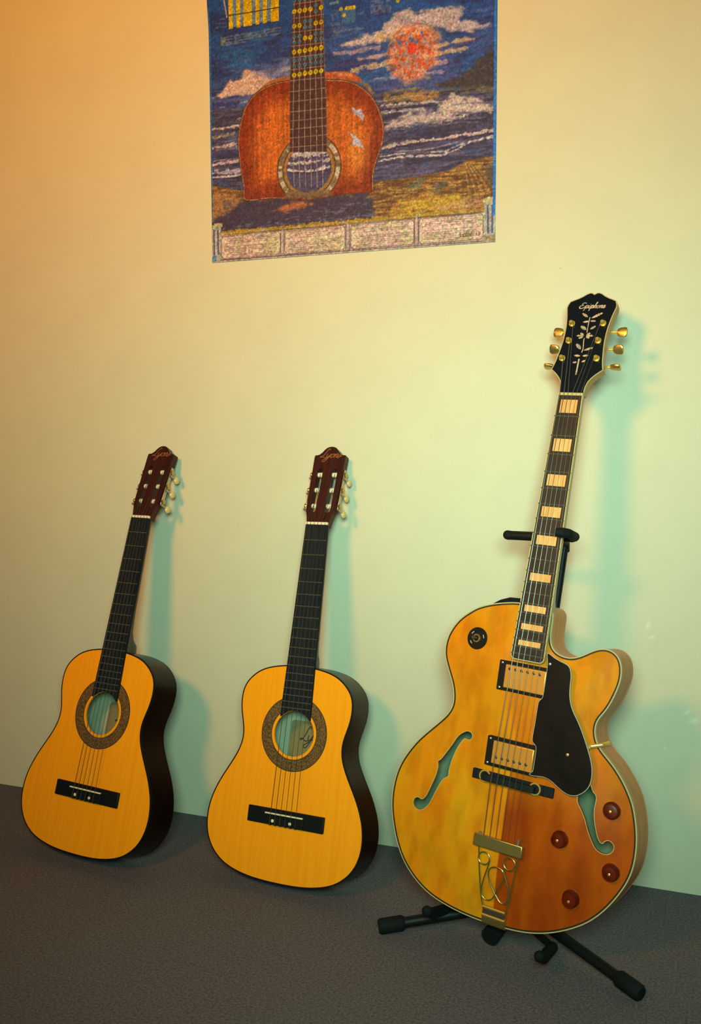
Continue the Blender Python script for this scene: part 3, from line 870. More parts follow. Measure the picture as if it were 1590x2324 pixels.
# charts and notes in the sky
for pts, c in CHART:
    poly(pts, c, 1, 0.4)
stroke([(47.3,483.1),(156.1,482.4)], 2.2, (56, 44, 20)); stroke([(48.0,530.4),(156.7,531.2)], 2.2, (56, 44, 20)); stroke([(37.7,565.8),(37.8,510.9),(42.2,480.5)], 2.4, (186, 150, 116))
for y in (46, 55, 64):
    stroke([tuple(p) for p in NOTEMAP[y]], 2.2, (112, 104, 104), 0.55, 1.5, N3)
for pts in TEXTROWS:
    stroke([tuple(p) for p in pts], 3.2, (116, 122, 126), 0.6, 1.5, N3)
poly([(25.7,444.6),(31.7,446.3),(33.4,430.7),(27.4,428.1)], (120, 130, 50), 0.8, 2, N2)
blend(inside(np.array([(344.4,465.4),(386.6,465.2),(388.4,437.9),(347.9,437.6)]), GX, GY) * 0.55 * sstep(0.35, 0.55, fbm(5, 2.4, 141)), (120, 116, 136))
poly([(286.1,458.4),(316.8,458.5),(316.7,431.1),(288.7,430.4)], (84, 122, 134), 0.55, 1.5, N3)
for q in [(287.0,459.0),(298.8,458.8),(303.3,458.1),(307.8,458.3),(313.2,458.2),(293.3,446.7),(401.4,456.5)]:
    dots(q[0], q[1], 3.6, (206, 172, 24), 0.95)
poly([(263.4,474.9),(281.6,475.3),(281.6,470.4),(264.3,470.7)], (150, 146, 112), 0.7, 1.5, N3)
blend(inside(np.array([(265.2,459.9),(283.4,460.4),(285.1,434.2),(266.8,433.6)]), GX, GY) * 0.5 * sstep(0.4, 0.6, N3), (120, 104, 130))
for a_, b_ in (((760,74),(824,64)), ((750,58),(772,54)), ((812,32),(824,30))):
    stroke([tuple(p) for p in ROWMAP[(a_, b_)]], 4, (112, 128, 132), 0.55, 2, N3)
# printed balustrade with four panels of text along the bottom
poly([(2.5,55.8),(29.2,60.0),(568.5,61.7),(589.9,63.1),(592.2,-5.5),(-2.6,-2.7)], (190, 150, 112), 1)
blend(inside(np.array([(2.5,55.8),(29.2,60.0),(568.5,61.7),(589.9,63.1),(592.2,-5.5),(-2.6,-2.7)]), GX, GY) * 0.5 * sstep(0.5, 0.72, N5), (202, 170, 112))
for pan in PANELS:
    poly([tuple(p) for p in pan['box']], (222, 174, 132), 1, 1)
    blend(inside(np.array(pan['box']), GX, GY) * 0.6 * sstep(0.45, 0.7, N7), (198, 176, 104))
    for row in pan['rows']:
        stroke([tuple(p) for p in row], 1.8, (140, 108, 80), 0.6, 1.4, N6)
    stroke([tuple(p) for p in pan['box']] + [tuple(pan['box'][0])], 1.4, (98, 70, 64), 0.9)
stroke([(27.1,58.4),(568.5,60.1)], 6.5, (172, 126, 40), 1, 1.5, N3); stroke([(27.0,54.0),(568.5,56.1)], 1.6, (88, 56, 40), 0.9)
for xx in (641, 789, 945):
    a_, b_ = PILLAR[xx]
    stroke([tuple(a_), tuple(b_)], 5.5, (188, 150, 116), 1); stroke([(a_[0] - 3.6, a_[1]), (b_[0] - 3.6, b_[1])], 1.3, (80, 60, 72), 0.9); stroke([(a_[0] + 3.6, a_[1]), (b_[0] + 3.6, b_[1])], 1.3, (80, 60, 72), 0.9)
stroke([(18.0,4.0),(570.6,3.3)], 1.8, (88, 62, 70), 0.95)
for L in (0, 1):
    q = COLUMNS[L]
    poly([tuple(p) for p in q['shaft']], (176, 160, 122), 1)
    for s_ in q['flutes']:
        stroke([tuple(p) for p in s_], 3.4, (92, 76, 98), 1)
    poly([tuple(p) for p in q['cap']], (190, 166, 96), 1, 1); poly([tuple(p) for p in q['foot']], (158, 128, 84) if L else (96, 124, 140), 1, 1, N3)
for s_ in SIGN:
    stroke([tuple(p) for p in s_], 1.7, (110, 82, 44), 0.9, 1.2)
# blue side borders
stroke([(1.1,503.8),(2.4,383.4),(-0.1,81.8)], 4.2, (30, 104, 158), 0.9, 1.0); stroke([(1.8, 560), (1.8, 890)], 4.2, (30, 104, 158), 0.9)
stroke([(587.2, 50), (587.2, 890)], 4.2, (24, 112, 176), 1, 1.0)
fine = RNG.normal(0, 1, GX.shape + (3,))
fine = 0.75 * fine.mean(-1, keepdims=True) * 1.7 + 0.5 * fine
for ax in (0, 1):
    fine = (np.roll(fine, 1, ax) + 2 * fine + np.roll(fine, -1, ax)) / 4
PRINT *= np.clip(1 + 0.26 * fine, 0.5, 1.5)
PRINT *= (0.86 + 0.28 * fbm(9, 5, 217, 3))[..., None]
c_ = np.clip(PRINT / 255.0, 0, 1)
PL = np.where(c_ <= 0.04045, c_ / 12.92, ((c_ + 0.055) / 1.055) ** 2.4)
PL = np.clip(PL / np.array(PRINT_LIGHT), 0, 0.9)


def build_poster():
    ny, nx = GX.shape
    # paper lies on the wall, lifting a little where it is not held
    yy = 0.0012 + 0.0016 * np.exp(-((GX - 0) / 40.0) ** 2) * np.exp(-((GY - 520) / 90.0) ** 2) + 0.0012 * np.exp(-(GY / 14.0) ** 2)
    xx = GX - 2.6 * np.exp(-(GX / 60.0) ** 2) * sstep(455, 525, GY)
    co = np.stack([xx / 1000.0 - 0.9715, -yy, GY / 1000.0 + 1.187], -1).reshape(-1, 3)
    back = co.copy(); back[:, 1] += 0.0003
    idx = np.arange(ny * nx).reshape(ny, nx)
    q = np.stack([idx[:-1, :-1], idx[:-1, 1:], idx[1:, 1:], idx[1:, :-1]], -1).reshape(-1, 4)
    rim = np.r_[idx[0, :], idx[1:, -1], idx[-1, -2::-1], idx[-2:0:-1, 0]]
    n = ny * nx
    rb = n + np.arange(len(rim))
    side = np.stack([rim, rb, np.roll(rb, -1), np.roll(rim, -1)], -1)
    me = bpy.data.meshes.new('wall_poster')
    V = np.r_[co, back[rim]]
    F = np.r_[q, side]
    me.vertices.add(len(V)); me.vertices.foreach_set('co', V.astype(np.float32).ravel())
    me.loops.add(F.size); me.loops.foreach_set('vertex_index', F.astype(np.int32).ravel())
    me.polygons.add(len(F)); me.polygons.foreach_set('loop_start', (np.arange(len(F)) * 4).astype(np.int32))
    me.update(calc_edges=True)
    at = me.color_attributes.new('print', 'FLOAT_COLOR', 'POINT')
    rgba = np.ones((len(V), 4), np.float32)
    rgba[:n, :3] = PL.reshape(-1, 3)
    rgba[n:, :3] = 0.6
    at.data.foreach_set('color', rgba.ravel())
    mt = bpy.data.materials.new('printed_paper')
    mt.use_nodes = True
    b = mt.node_tree.nodes['Principled BSDF']
    b.inputs['Roughness'].default_value = 0.6
    b.inputs['Specular IOR Level'].default_value = 0.25
    a = mt.node_tree.nodes.new('ShaderNodeAttribute')
    a.attribute_name = 'print'
    mt.node_tree.links.new(a.outputs['Color'], b.inputs['Base Color'])
    me.materials.append(mt)
    o = bpy.data.objects.new('wall_poster', me)
    COL.objects.link(o)
    return tag(o, 'large colour poster of an acoustic guitar rising from a beach under a blue sky', 'poster')


build_poster()


# ------------------------------------------------------------------ the two classical guitars
# guitar space: x across, y along the neck (nut = 0), z towards the player; metres
def fret_at(n, L):
    return L * (1 - 2 ** (-n / 12.0))


def build_classical():
    L = 0.549
    base = (0.0, -0.6755, -0.078)
    root = empty('classical_guitar')
    B = lambda mb: mb.map(lambda x, y, z: (x - base[0], y - base[1], z - base[2]))
    zt, depth = -0.006, 0.072
    half = [(33.3, -674.0), (80, -668.5), (115.7, -657.4), (139.8, -640.8), (153.4, -624.3), (161.2, -607.7), (165.1, -591.1), (166.2, -574.5), (164.8, -557.9),
            (161.3, -541.3), (155.5, -524.8), (148.0, -508.2), (138.9, -491.6), (129.1, -475.0), (119.8, -458.4), (112.2, -441.8), (108.0, -425.2), (107.8, -408.7),
            (111.6, -392.1), (116.4, -375.5), (119.6, -358.9), (120.1, -342.3), (117.4, -325.8), (108.0, -309.2), (89.2, -292.6), (68, -283.0), (40.0, -277.0), (14, -275.0)]
    pts = [(x, y) for x, y in half] + [(-x, y) for x, y in half[::-1]]
    OUT = spline(np.array(pts) / 1000.0, 260, smooth=3) + np.array([-0.004, 0])
    hole_c, hole_r = (-0.001, -0.402), 0.0422
    HOLE = circle(*hole_c, hole_r, 56)

    top = link('soundboard', B(plate(inset(OUT, 0.0022), [HOLE], const(zt), const(zt - 0.003), 0.03)), M['spruce'], root)
    for nm, ra, rb, mt, dz in (('rosette', 0.0490, 0.0685, 'rosette', 0.00025), ('rosette_outer_line', 0.0683, 0.0700, 'rosette_line', 0.0003), ('rosette_inner_line', 0.0476, 0.0492, 'rosette_line', 0.0003)):
        mb = MB().ring(circle(*hole_c, rb, 96), circle(*hole_c, ra, 96), zt - 0.0005, zt + dz)
        link(nm, B(mb), M[mt], top)
    link('top_binding', B(MB().ring(OUT, inset(OUT, 0.0024), zt - 0.0040, zt + 0.0002)), M['black_bind'], root)
    link('sides', B(MB().ring(inset(OUT, 0.0002), inset(OUT, 0.0026), zt - depth + 0.003, zt - 0.0041)), M['mahogany'], root)
    bk = link('back', B(plate(OUT, [], const(zt - depth + 0.003), const(zt - depth), 0.04)), M['mahogany'], root)
    link('inner_back', B(plate(inset(OUT, 0.003), [], const(zt - depth + 0.0042), const(zt - depth + 0.0031), 0.05)), M['inner'], bk)
    link('inner_lining', B(MB().ring(inset(OUT, 0.0027), inset(OUT, 0.0036), zt - depth + 0.0045, zt - 0.0045)), M['inner'], bk)
    # maker's label seen through the sound hole
    lb = np.array([(-0.040, -0.455), (0.030, -0.455), (0.034, -0.450), (0.034, -0.385), (0.030, -0.380), (-0.040, -0.380), (-0.044, -0.385), (-0.044, -0.450)])
    lab = link('paper_label', B(MB().prism([tuple(p) for p in lb], zt - depth + 0.0043, zt - depth + 0.0046)), M['label_paper'], root)
    ps, _ = lettering('Lyons', 0.058, 0.35)
    mb = MB()
    for p in ps:
        mb.tube([(x + 0.006, y - 0.418, zt - depth + 0.0047) for x, y in p], 0.0011, 5, 0.2)
    link('label_lettering', B(mb), M['ink'], lab)

    # fretboard: the end follows the sound hole
    hw = lambda y: 0.0240 + 0.0060 * (-y) / (L / 2)
    ye = -0.366
    arc = []
    for k in range(13):
        x = -hw(ye) + 2 * hw(ye) * k / 12
        arc.append((x, hole_c[1] + math.sqrt(max(hole_r ** 2 - (x - hole_c[0]) ** 2, 0)) + 0.0006))
    fb = [(-hw(0), 0.0), (-hw(ye), arc[0][1])] + arc[1:-1] + [(hw(ye), arc[-1][1]), (hw(0), 0.0)]
    board = link('fretboard', B(MB().prism(fb, zt, 0.0)), M['ebony'], root, bevel=0.0006)
    for n in range(1, 19):
        y = -fret_at(n, L)
        w_ = hw(y) - 0.0006
        link('fret', B(MB().tube([(-w_, y, 0.0002), (w_, y, 0.0002)], 0.0009, 6)), M['fret'], board)
    link('nut', B(MB().box(-0.0242, 0.0242, 0.0, 0.0052, -0.006, 0.0022)), M['bone'], root, bevel=0.0006)

    # neck and heel, lofted
    secs = []
    for y, d_ in ((0.004, 0.0185), (-0.03, 0.0195), (-0.10, 0.0205), (-0.19, 0.0215), (-0.215, 0.0235), (-0.235, 0.030), (-0.250, 0.044), (-0.260, 0.062), (-0.2755, 0.066)):
        h_ = hw(min(y, 0)) * (1.0 if d_ < 0.025 else max(0.62, 1.0 - (d_ - 0.0235) * 9))
        sec = []
        for k in range(15):
            a = math.pi * k / 14
            sec.append((-math.cos(a) * (hw(min(y, 0)) if k in (0, 14) else hw(min(y, 0)) * (1 - math.sin(a)) * 0.25 + h_ * (0.75 + 0.25 * math.sin(a)) ), y, -0.0061 - (d_ - 0.006) * math.sin(a) ** 0.75))
        secs.append(sec)
    link('neck', B(MB().loft(secs)), M['neck_wood'], root, smooth=50)
    # headstock, tilted back
    T = math.radians(9)
    H3 = lambda x, s, z: (x, 0.0045 + s * math.cos(T) + z * math.sin(T), -0.0035 - s * math.sin(T) + z * math.cos(T))
    hh = [(24.2, -1), (25.0, 8), (27.6, 20), (31.0, 32), (32.2, 50), (33.0, 80), (34.0, 120), (34.8, 144), (34.0, 148.6), (29.0, 148.9), (24, 150.6), (19.2, 154.6), (15.0, 160.2), (10.5, 164.6), (5.2, 166.9), (0, 167.4)]
    hp = [(x / 1000, y / 1000 - 0.0045) for x, y in hh] + [(-x / 1000, y / 1000 - 0.0045) for x, y in hh[-2::-1]]
    dense = []
    for i in range(len(hp)):
        a, b = np.array(hp[i]), np.array(hp[(i + 1) % len(hp)])
        dense += [tuple(a + (b - a) * t) for t in (0, 0.5)]
    slots = []
    for sx in (-1, 1):
        c = [(0.0100, 0.0215), (0.0225, 0.0215), (0.0225, 0.1150), (0.0100, 0.1150)]
        q = []
        for (x0, y0), a0 in (((0.01625, 0.0275), math.pi), ((0.01625, 0.1090), 0.0)):
            q += [(x0 + 0.00625 * math.cos(a0 + math.pi * k / 8), y0 + 0.00625 * math.sin(a0 + math.pi * k / 8)) for k in range(9)]
        slots.append(np.array([(sx * x, y) for x, y in q]))
    hd = plate(np.array(dense), slots, const(0.0), const(-0.015), 0.03).map(H3)
    head = link('headstock', B(hd), M['head_wood'], root)
    ps, _ = lettering('Lyons', 0.047, 0.45)
    mb = MB()
    for p in ps:
        mb.tube([(x, 0.1385 + y * 0.85, 0.0003) for x, y in p], 0.0008, 5, 0.25)
    link('logo_lettering', B(mb.map(H3)), M['logo_gold'], head)
    RS = (0.0375, 0.0715, 0.1045)
    for sx in (-1, 1):
        x = sx * 0.0353
        link('tuner_plate', B(MB().box(x - 0.001, x + 0.001, 0.030, 0.1150, -0.0130, -0.0045).map(H3)), M['nickel'], root, bevel=0.0005)
        for s in RS:
            link('string_roller', B(MB().lathe([(0.0050, 0), (0.0050, 0.0125)], (0.0100 if sx > 0 else -0.0225, s, -0.0085), 'x', 14).map(H3)), M['roller'], head)
            key = link('tuning_key', B(MB().lathe([(0.0045, -0.0015), (0.0055, 0), (0.0055, 0.0028), (0.003, 0.0042)], (0, 0, 0), 'x', 12).map(lambda a, b, c: (x + sx * (0.0012 + a), s + b, -0.009 + c)).map(H3)), M['old_gold'], root)
            sh = MB().tube([(x + sx * 0.0035, s - 0.0085, -0.004), (x + sx * 0.0035, s - 0.0085, -0.024)], [0.0022, 0.0016], 8)
            link('key_shaft', B(sh.map(H3)), M['nickel'], key)
            bt = MB().ellipsoid((x + sx * 0.0035, s - 0.0095, -0.0280), 0.0042, 0.0078, 0.0085, 12, 8)
            link('key_button', B(bt.map(H3)), M['button'], key)

    # bridge
    br = link('bridge', B(MB().box(-0.0770, 0.0835, -0.5715, -0.5425, zt, zt + 0.0062)), M['black_bind'], root, bevel=0.0012)
    link('tie_block', B(MB().box(-0.0400, 0.0440, -0.5705, -0.5560, zt + 0.006, zt + 0.0105)), M['black_bind'], br, bevel=0.001)
    link('saddle', B(MB().box(-0.0385, 0.0410, -0.5522, -0.5496, zt + 0.005, zt + 0.0098)), M['bone'], br, bevel=0.0005)
    for bx in (-0.020, 0.017):
        link('bridge_dot', B(MB().lathe([(0.0030, 0), (0.0030, 0.0004), (0.002, 0.0010)], (bx, -0.5635, zt + 0.0105), 'z', 14)), M['bone'], br)
    for k in range(6):
        xb = 0.0013 + (k - 2.5) * 0.0108
        xn = (k - 2.5) * 0.0079
        s = RS[k] if k < 3 else RS[5 - k]
        xr = (-0.016 if k < 3 else 0.016) + (k - 2.5) * 0.001
        rh_ = H3(xr, s, -0.0035)
        r_ = (0.00062, 0.00055, 0.0005, 0.00048, 0.00045, 0.00042)[k]
        mb = MB().tube([(xb, -0.5585, zt + 0.0108), (xb, -0.5510, zt + 0.0102), (xn, 0.0025, 0.0026), rh_], r_, 5)
        mb.tube([(xb, -0.5585, zt + 0.0112), (xb, -0.5712, zt + 0.0108), (xb + 0.0006, -0.5716, zt + 0.004)], r_ * 1.6, 5)
        link('string', B(mb), M['wound'] if k < 3 else M['nylon'], root)
    return root, base


cg, cbase = build_classical()
cg2 = copy_tree(cg)
place(cg, (-0.088821, 0.278532, 0.012906), (-0.706285, -0.087580, 0.660427), cbase, 0.98476)
place(cg2, (-0.130498, 0.324031, -0.004795), (-1.099324, -0.093998, 0.662490), cbase, 0.99540)
tag(cg, 'small classical guitar with an orange top leaning on the wall between the other two guitars', 'guitar', 'small classical guitars leaning on the wall')
tag(cg2, 'leftmost small classical guitar with an orange top and black sides, leaning on the wall', 'guitar', 'small classical guitars leaning on the wall')


# ------------------------------------------------------------------ the archtop electric guitar
def build_archtop():
    L = 0.62865
    base = (-0.004, -0.857, -0.108)
    root = empty('archtop_guitar')
    B = lambda mb: mb.map(lambda x, y, z: (x - base[0], y - base[1], z - base[2]))
    TI, Y0, ZB = math.radians(4.0), -0.40, -0.014
    # body space (x, y along body, z out of the top) -> guitar space
    body = lambda x, y, z: (x, Y0 + y * math.cos(TI) - z * math.sin(TI), ZB + y * math.sin(TI) + z * math.cos(TI))
    BB = lambda mb: B(mb.map(body))
    o_mm = [(0, 52), (-32.3, 51.2), (-49.1, 49.2), (-68.3, 45.2), (-87.5, 39.6), (-104.1, 32.4), (-117.9, 22.6), (-131.6, 10.6), (-142.3, -4.1), (-150.1, -20.7), (-153.2, -37.8), (-152.2, -54.1),
            (-146.3, -69.5), (-138.6, -84.6), (-131.0, -99.5), (-126.0, -114.8), (-124.0, -130.6), (-126.7, -142.9), (-133.9, -154.9), (-146.0, -169), (-164.3, -188.8), (-180.1, -207.4), (-193.9, -228.7),
            (-205.6, -252.6), (-211.8, -278.4), (-213.2, -306.1), (-210.2, -329.5), (-203.6, -351.9), (-195.0, -373.6), (-182.1, -396.8), (-166.1, -415.9), (-146.3, -432.1), (-125.9, -443.5),
            (-104.9, -450.9), (-77.9, -456.4), (-51.7, -459.2), (-26.4, -460.0), (-1.8, -459.6), (22.3, -458.2), (45.9, -455.3), (68.6, -450.1), (90.6, -442.3), (111.8, -431.8), (132.4, -418.9),
            (149.7, -404.8), (166.2, -386.3), (179.7, -366.3), (191.4, -344.4), (199.2, -323.8), (202.9, -301.9), (202.9, -278.4), (200.5, -258.2), (195.8, -238.5), (189.3, -219.2), (178.9, -200.8),
            (167.4, -185.1), (153.1, -169.8), (140.8, -159.3), (128.3, -147.7), (120.7, -134.1), (118.6, -118.3), (122.4, -105.5), (129.5, -95.2), (137.0, -79.5), (143.1, -61.3), (147.2, -43.6),
            (147.3, -28.7), (144.6, -16.4), (139.0, -6.8), (130.7, -0.8), (119.5, 1.9), (106.7, -0.7), (94.4, -7.2), (82.2, -15.4), (67.3, -21.8), (53.7, -22.1), (41.7, -18.7), (33.2, -11.5), (29.0, 0),
            (28.0, 14), (28.2, 28), (28.5, 38), (26, 46), (18, 51)]
    OUT = spline(np.array(o_mm) / 1000.0, 420, smooth=4)
    t_ = 0.063

    def arch(x, y):
        x = np.asarray(x, float); y = np.asarray(y, float)
        d = np.full(x.shape, 1e9)
        for p in OUT[::3]:
            d = np.minimum(d, np.hypot(x - p[0], y - p[1]))
        s = np.clip(d / 0.105, 0, 1)
        return 0.0100 * s * s * (3 - 2 * s)
    ar = lambda x, y: float(arch(np.array([x]), np.array([y]))[0])

    fL = np.array([(-94.5, -174.0), (-104.5, -183.0), (-113.3, -199.6), (-123.6, -218.2), (-129.6, -227.8), (-134.6, -232.0), (-131.8, -239.3), (-133.3, -254.4), (-138.2, -271.8), (-144.4, -289.6),
                   (-149.8, -297.8), (-154.9, -299.7), (-160.9, -298.0), (-166.6, -300.9), (-169.3, -307.2), (-167.6, -313.3), (-161.2, -317.0), (-152.8, -316.3), (-145.2, -311.3), (-137.7, -301.7),
                   (-131.1, -284.7), (-124.6, -267.5), (-118.5, -255.7), (-110.2, -249.9), (-111.1, -244.5), (-110.4, -232.7), (-107.8, -218.0), (-103.6, -203.3), (-97.5, -190.2), (-92.1, -183.1),
                   (-87.5, -183.5), (-83.2, -184.0), (-79.6, -180.9), (-79.1, -175.8), (-82.9, -172.0), (-89.1, -171.6)]) / 1000
    fR = np.array([(108.2, -227.7), (109.3, -235.6), (116.4, -245.9), (123.5, -257.4), (129.7, -271.8), (137.1, -285.7), (144.0, -295.7), (151.4, -300.2), (159.7, -301.0), (167.2, -297.0), (170.3, -289.6),
                   (168.1, -283.6), (162.3, -280.7), (157.2, -282.7), (153.8, -287.6), (149.5, -286.2), (144.3, -278.4), (139.9, -266.3), (136.3, -253.9), (134.5, -241.1), (134.7, -222.3), (128.8, -215.7),
                   (125.3, -209.9), (120, -200), (112, -184), (104, -170), (97, -159), (91, -155), (84, -156), (80, -161), (83, -167), (90, -167), (96, -174), (102, -190), (106, -210)]) / 1000
    FH = [spline(fL, 90), spline(fR, 90)]

    top = link('carved_top', BB(plate(inset(OUT, 0.0040), FH, arch, lambda x, y: arch(x, y) - 0.004, 0.0065)), M['archtop'], root, smooth=50)
    for f in FH:
        a = arch(f[:, 0], f[:, 1])
        link('soundhole_binding', BB(MB().ring(inset(f, -0.0011), inset(f, -0.0001), (a - 0.003).tolist(), (a + 0.0003).tolist())), M['cream'], top)
    bind = link('top_binding', BB(MB().ring(OUT, inset(OUT, 0.0018), -0.0050, 0.0004)), M['cream'], root)
    link('purfling_line', BB(MB().ring(inset(OUT, 0.0018), inset(OUT, 0.0042), -0.003, 0.0006)), M['purfling'], bind)
    link('sides', BB(MB().ring(inset(OUT, 0.0003), inset(OUT, 0.0032), -t_ + 0.003, -0.0051)), M['maple_side'], root)
    bk = link('back', BB(plate(OUT, [], const(-t_ + 0.003), const(-t_), 0.04)), M['maple_side'], root)
    link('inner_back', BB(plate(inset(OUT, 0.0035), [], const(-t_ + 0.0050), const(-t_ + 0.0031), 0.05)), M['inner_dark'], bk)
    link('inner_lining', BB(MB().ring(inset(OUT, 0.0034), inset(OUT, 0.0045), -t_ + 0.0051, -0.0046)), M['inner_dark'], bk)

    # fretboard with binding, frets and block inlays
    hw = lambda y: 0.0212 + 0.0052 * (-y) / (L / 2)
    ye = -0.4405
    e = hw(ye)
    def board_loop(d):
        q = [(-hw(0) + d, 0.0)]
        for a in np.linspace(math.pi, 1.5 * math.pi, 6):
            q.append((-e + 0.008 + (0.008 - d) * math.cos(a), ye + 0.008 + (0.008 - d) * math.sin(a)))
        for a in np.linspace(1.5 * math.pi, 2 * math.pi, 6):
            q.append((e - 0.008 + (0.008 - d) * math.cos(a), ye + 0.008 + (0.008 - d) * math.sin(a)))
        return q + [(hw(0) - d, 0.0)]
    fbo = link('fretboard', B(MB().prism(board_loop(0.0014), -0.0062, 0.0)), M['rosewood'], root)
    bo, bi = board_loop(0.0), board_loop(0.0015)
    link('fretboard_binding', B(MB().ring(np.array(bo), np.array(bi), -0.0064, 0.0002)), M['cream'], fbo)
    for n in range(1, 21):
        y = -fret_at(n, L)
        w_ = hw(y) - 0.0004
        link('fret', B(MB().tube([(-w_, y, 0.0003), (w_, y, 0.0003)], 0.0011, 6)), M['fret'], fbo)
    for n in (1, 3, 5, 7, 9, 12, 15, 17, 19):
        ya, yb = -fret_at(n - 1, L), -fret_at(n, L)
        g = ya - yb
        y1, y0 = ya - 0.16 * g, yb + 0.16 * g
        if n == 1:
            y1 = ya - 0.2 * g
        w_ = hw((ya + yb) / 2) * 0.67
        inl = None
        for k in range(4):
            xa, xb = -w_ + 2 * w_ * k / 4, -w_ + 2 * w_ * (k + 1) / 4
            link('block_inlay', B(MB().box(xa + 0.00012, xb - 0.00012, y0, y1, -0.0008, 0.00025)), M['pearl'], fbo)
    nut = link('nut', B(MB().box(-0.0214, 0.0214, 0.0, 0.0048, -0.0062, 0.0020)), M['cream'], root, bevel=0.0006)
    # neck with heel
    secs = []
    for y, d_ in ((0.004, 0.021), (-0.05, 0.0215), (-0.15, 0.023), (-0.25, 0.0245), (-0.30, 0.026), (-0.325, 0.031), (-0.340, 0.042), (-0.349, 0.058), (-0.3535, 0.070), (-0.362, 0.074)):
        sec = []
        full = hw(min(y, 0)) - 0.0002
        nar = full * (1.0 if d_ < 0.027 else max(0.55, 1.0 - (d_ - 0.026) * 8))
        for k in range(15):
            a = math.pi * k / 14
            w_ = full + (nar - full) * math.sin(a)
            sec.append((-math.cos(a) * w_, y, -0.0064 - (d_ - 0.0064) * math.sin(a) ** 0.75))
        secs.append(sec)
    link('neck', B(MB().loft(secs)), M['maple_neck'], root, smooth=50)
    link('neck_extension', B(MB().box(-0.024, 0.024, -0.425, -0.352, -0.020, -0.0064)), M['maple_neck'], root, bevel=0.001)

    # headstock, tilted back
    T = math.radians(10)
    H3 = lambda x, s, z: (x, s * math.cos(T) + z * math.sin(T), -0.0015 - s * math.sin(T) + z * math.cos(T))
    hh = [(21.0, 4), (21.6, 16), (24.2, 26), (28.6, 33), (34.0, 39), (39.6, 44), (44.9, 48.4), (43.0, 55), (41.0, 64), (39.3, 76), (37.6, 90), (36.5, 104), (36.5, 116), (37.2, 130), (38.6, 141), (40.2, 151), (42.4, 161),
          (43.6, 167), (43.0, 172.5), (40.0, 179.5), (33.6, 182.6), (26.4, 185.6), (19.6, 189.4), (13.6, 193.8), (7.8, 196.2), (3.6, 195.6), (0, 193.0)]
    loop = [(x / 1000, y / 1000) for x, y in hh] + [(-x / 1000, y / 1000) for x, y in hh[-2::-1]]
    dn = []
    for i in range(len(loop)):
        a, b = np.array(loop[i]), np.array(loop[(i + 1) % len(loop)])
        dn += [tuple(a), tuple((a + b) / 2)]
    dn = np.array(dn)
    hd = link('headstock', B(MB().prism([tuple(p) for p in dn], -0.0150, -0.0012).map(H3)), M['maple_neck'], root)
    link('headstock_face', B(MB().prism([tuple(p) for p in inset(dn, 0.0014)], -0.0012, 0.0).map(H3)), M['gloss_black'], hd)
    link('headstock_binding', B(MB().ring(dn, inset(dn, 0.0015), -0.0013, 0.0001).map(H3)), M['cream'], hd)
    ps, _ = lettering('Epiphone', 0.046, 0.3)
    mb = MB()
    for p in ps:
        mb.tube([(x + 0.0, 0.1655 + y * 0.85, 0.0002) for x, y in p], 0.00085, 5, 0.25)
    link('logo_lettering', B(mb.map(H3)), M['pearl_vine'], hd)

    def leaf(mb, a, b, w_, teeth=4):
        a, b = np.array(a) / 1000, np.array(b) / 1000
        t = b - a
        n = np.array([-t[1], t[0]]) / np.hypot(*t)
        up, dn_ = [], []
        for k in range(1, teeth + 1):
            f = k / (teeth + 1)
            ww = w_ / 1000 * math.sin(math.pi * min(f * 0.85 + 0.1, 1))
            up += [a + t * (f - 0.06) + n * ww * 0.55, a + t * (f + 0.07) + n * ww]
            dn_ += [a + t * (f - 0.06) - n * ww * 0.55, a + t * (f + 0.07) - n * ww]
        q = [a] + up + [b] + dn_[::-1]
        mb.prism([tuple(p) for p in q], -0.0002, 0.00025)
    for a, b, w_ in (((-2, 148.3), (-13.4, 156.1), 2.8), ((4.2, 146.1), (22.1, 156.4), 3.0), ((1.6, 140.3), (-8.7, 138.8), 2.2), ((3.4, 140.8), (13, 140.6), 2.2), ((0.3, 123.8), (-10.9, 131.4), 3.6), ((6.8, 124.8), (15, 131.1), 2.6),
                     ((-1.3, 86.9), (-11.3, 97.4), 3.6), ((3.9, 84.8), (19.4, 90.1), 2.6), ((0.4, 74.3), (-10.3, 75.3), 2.4), ((4.2, 74.4), (14.4, 75.5), 2.4), ((-2.8, 62.8), (-10.2, 61.7), 2.2), ((4.8, 62.9), (11.7, 66.1), 2.2)):
        mb = MB()
        leaf(mb, a, b, w_)
        link('inlay_leaf', B(mb.map(H3)), M['pearl_vine'], hd)
    for a, b in (((-1, 112.8), (-14.7, 112.8)), ((2, 112.6), (15, 112.6)), ((-2, 114), (-9, 118)), ((2, 114), (9, 117.8)), ((-2, 111), (-10, 107.5)), ((2, 111), (9, 108.2))):
        mb = MB()
        leaf(mb, a, b, 2.4, 2)
        link('inlay_petal', B(mb.map(H3)), M['pearl_vine'], hd)
    mb = MB()
    for seg in ([(1.5, 148), (1.4, 137.6), (2.4, 118.5)], [(0.4, 108), (0.0, 104.8), (2.4, 88), (1.5, 80.6)]):
        mb.tube([(x / 1000, y / 1000, 0.0002) for x, y in seg], 0.0008, 5, 0.3)
    link('inlay_stem', B(mb.map(H3)), M['pearl_vine'], hd)
    link('inlay_bar', B(MB().tube([(-0.0004, 0.0686, 0.0002), (0.0005, 0.0390, 0.0002)], 0.0014, 6, 0.25).map(H3)), M['pearl_vine'], hd)
    posts = ((27.0, 135.5), (25.4, 102.7), (29.6, 69.2))
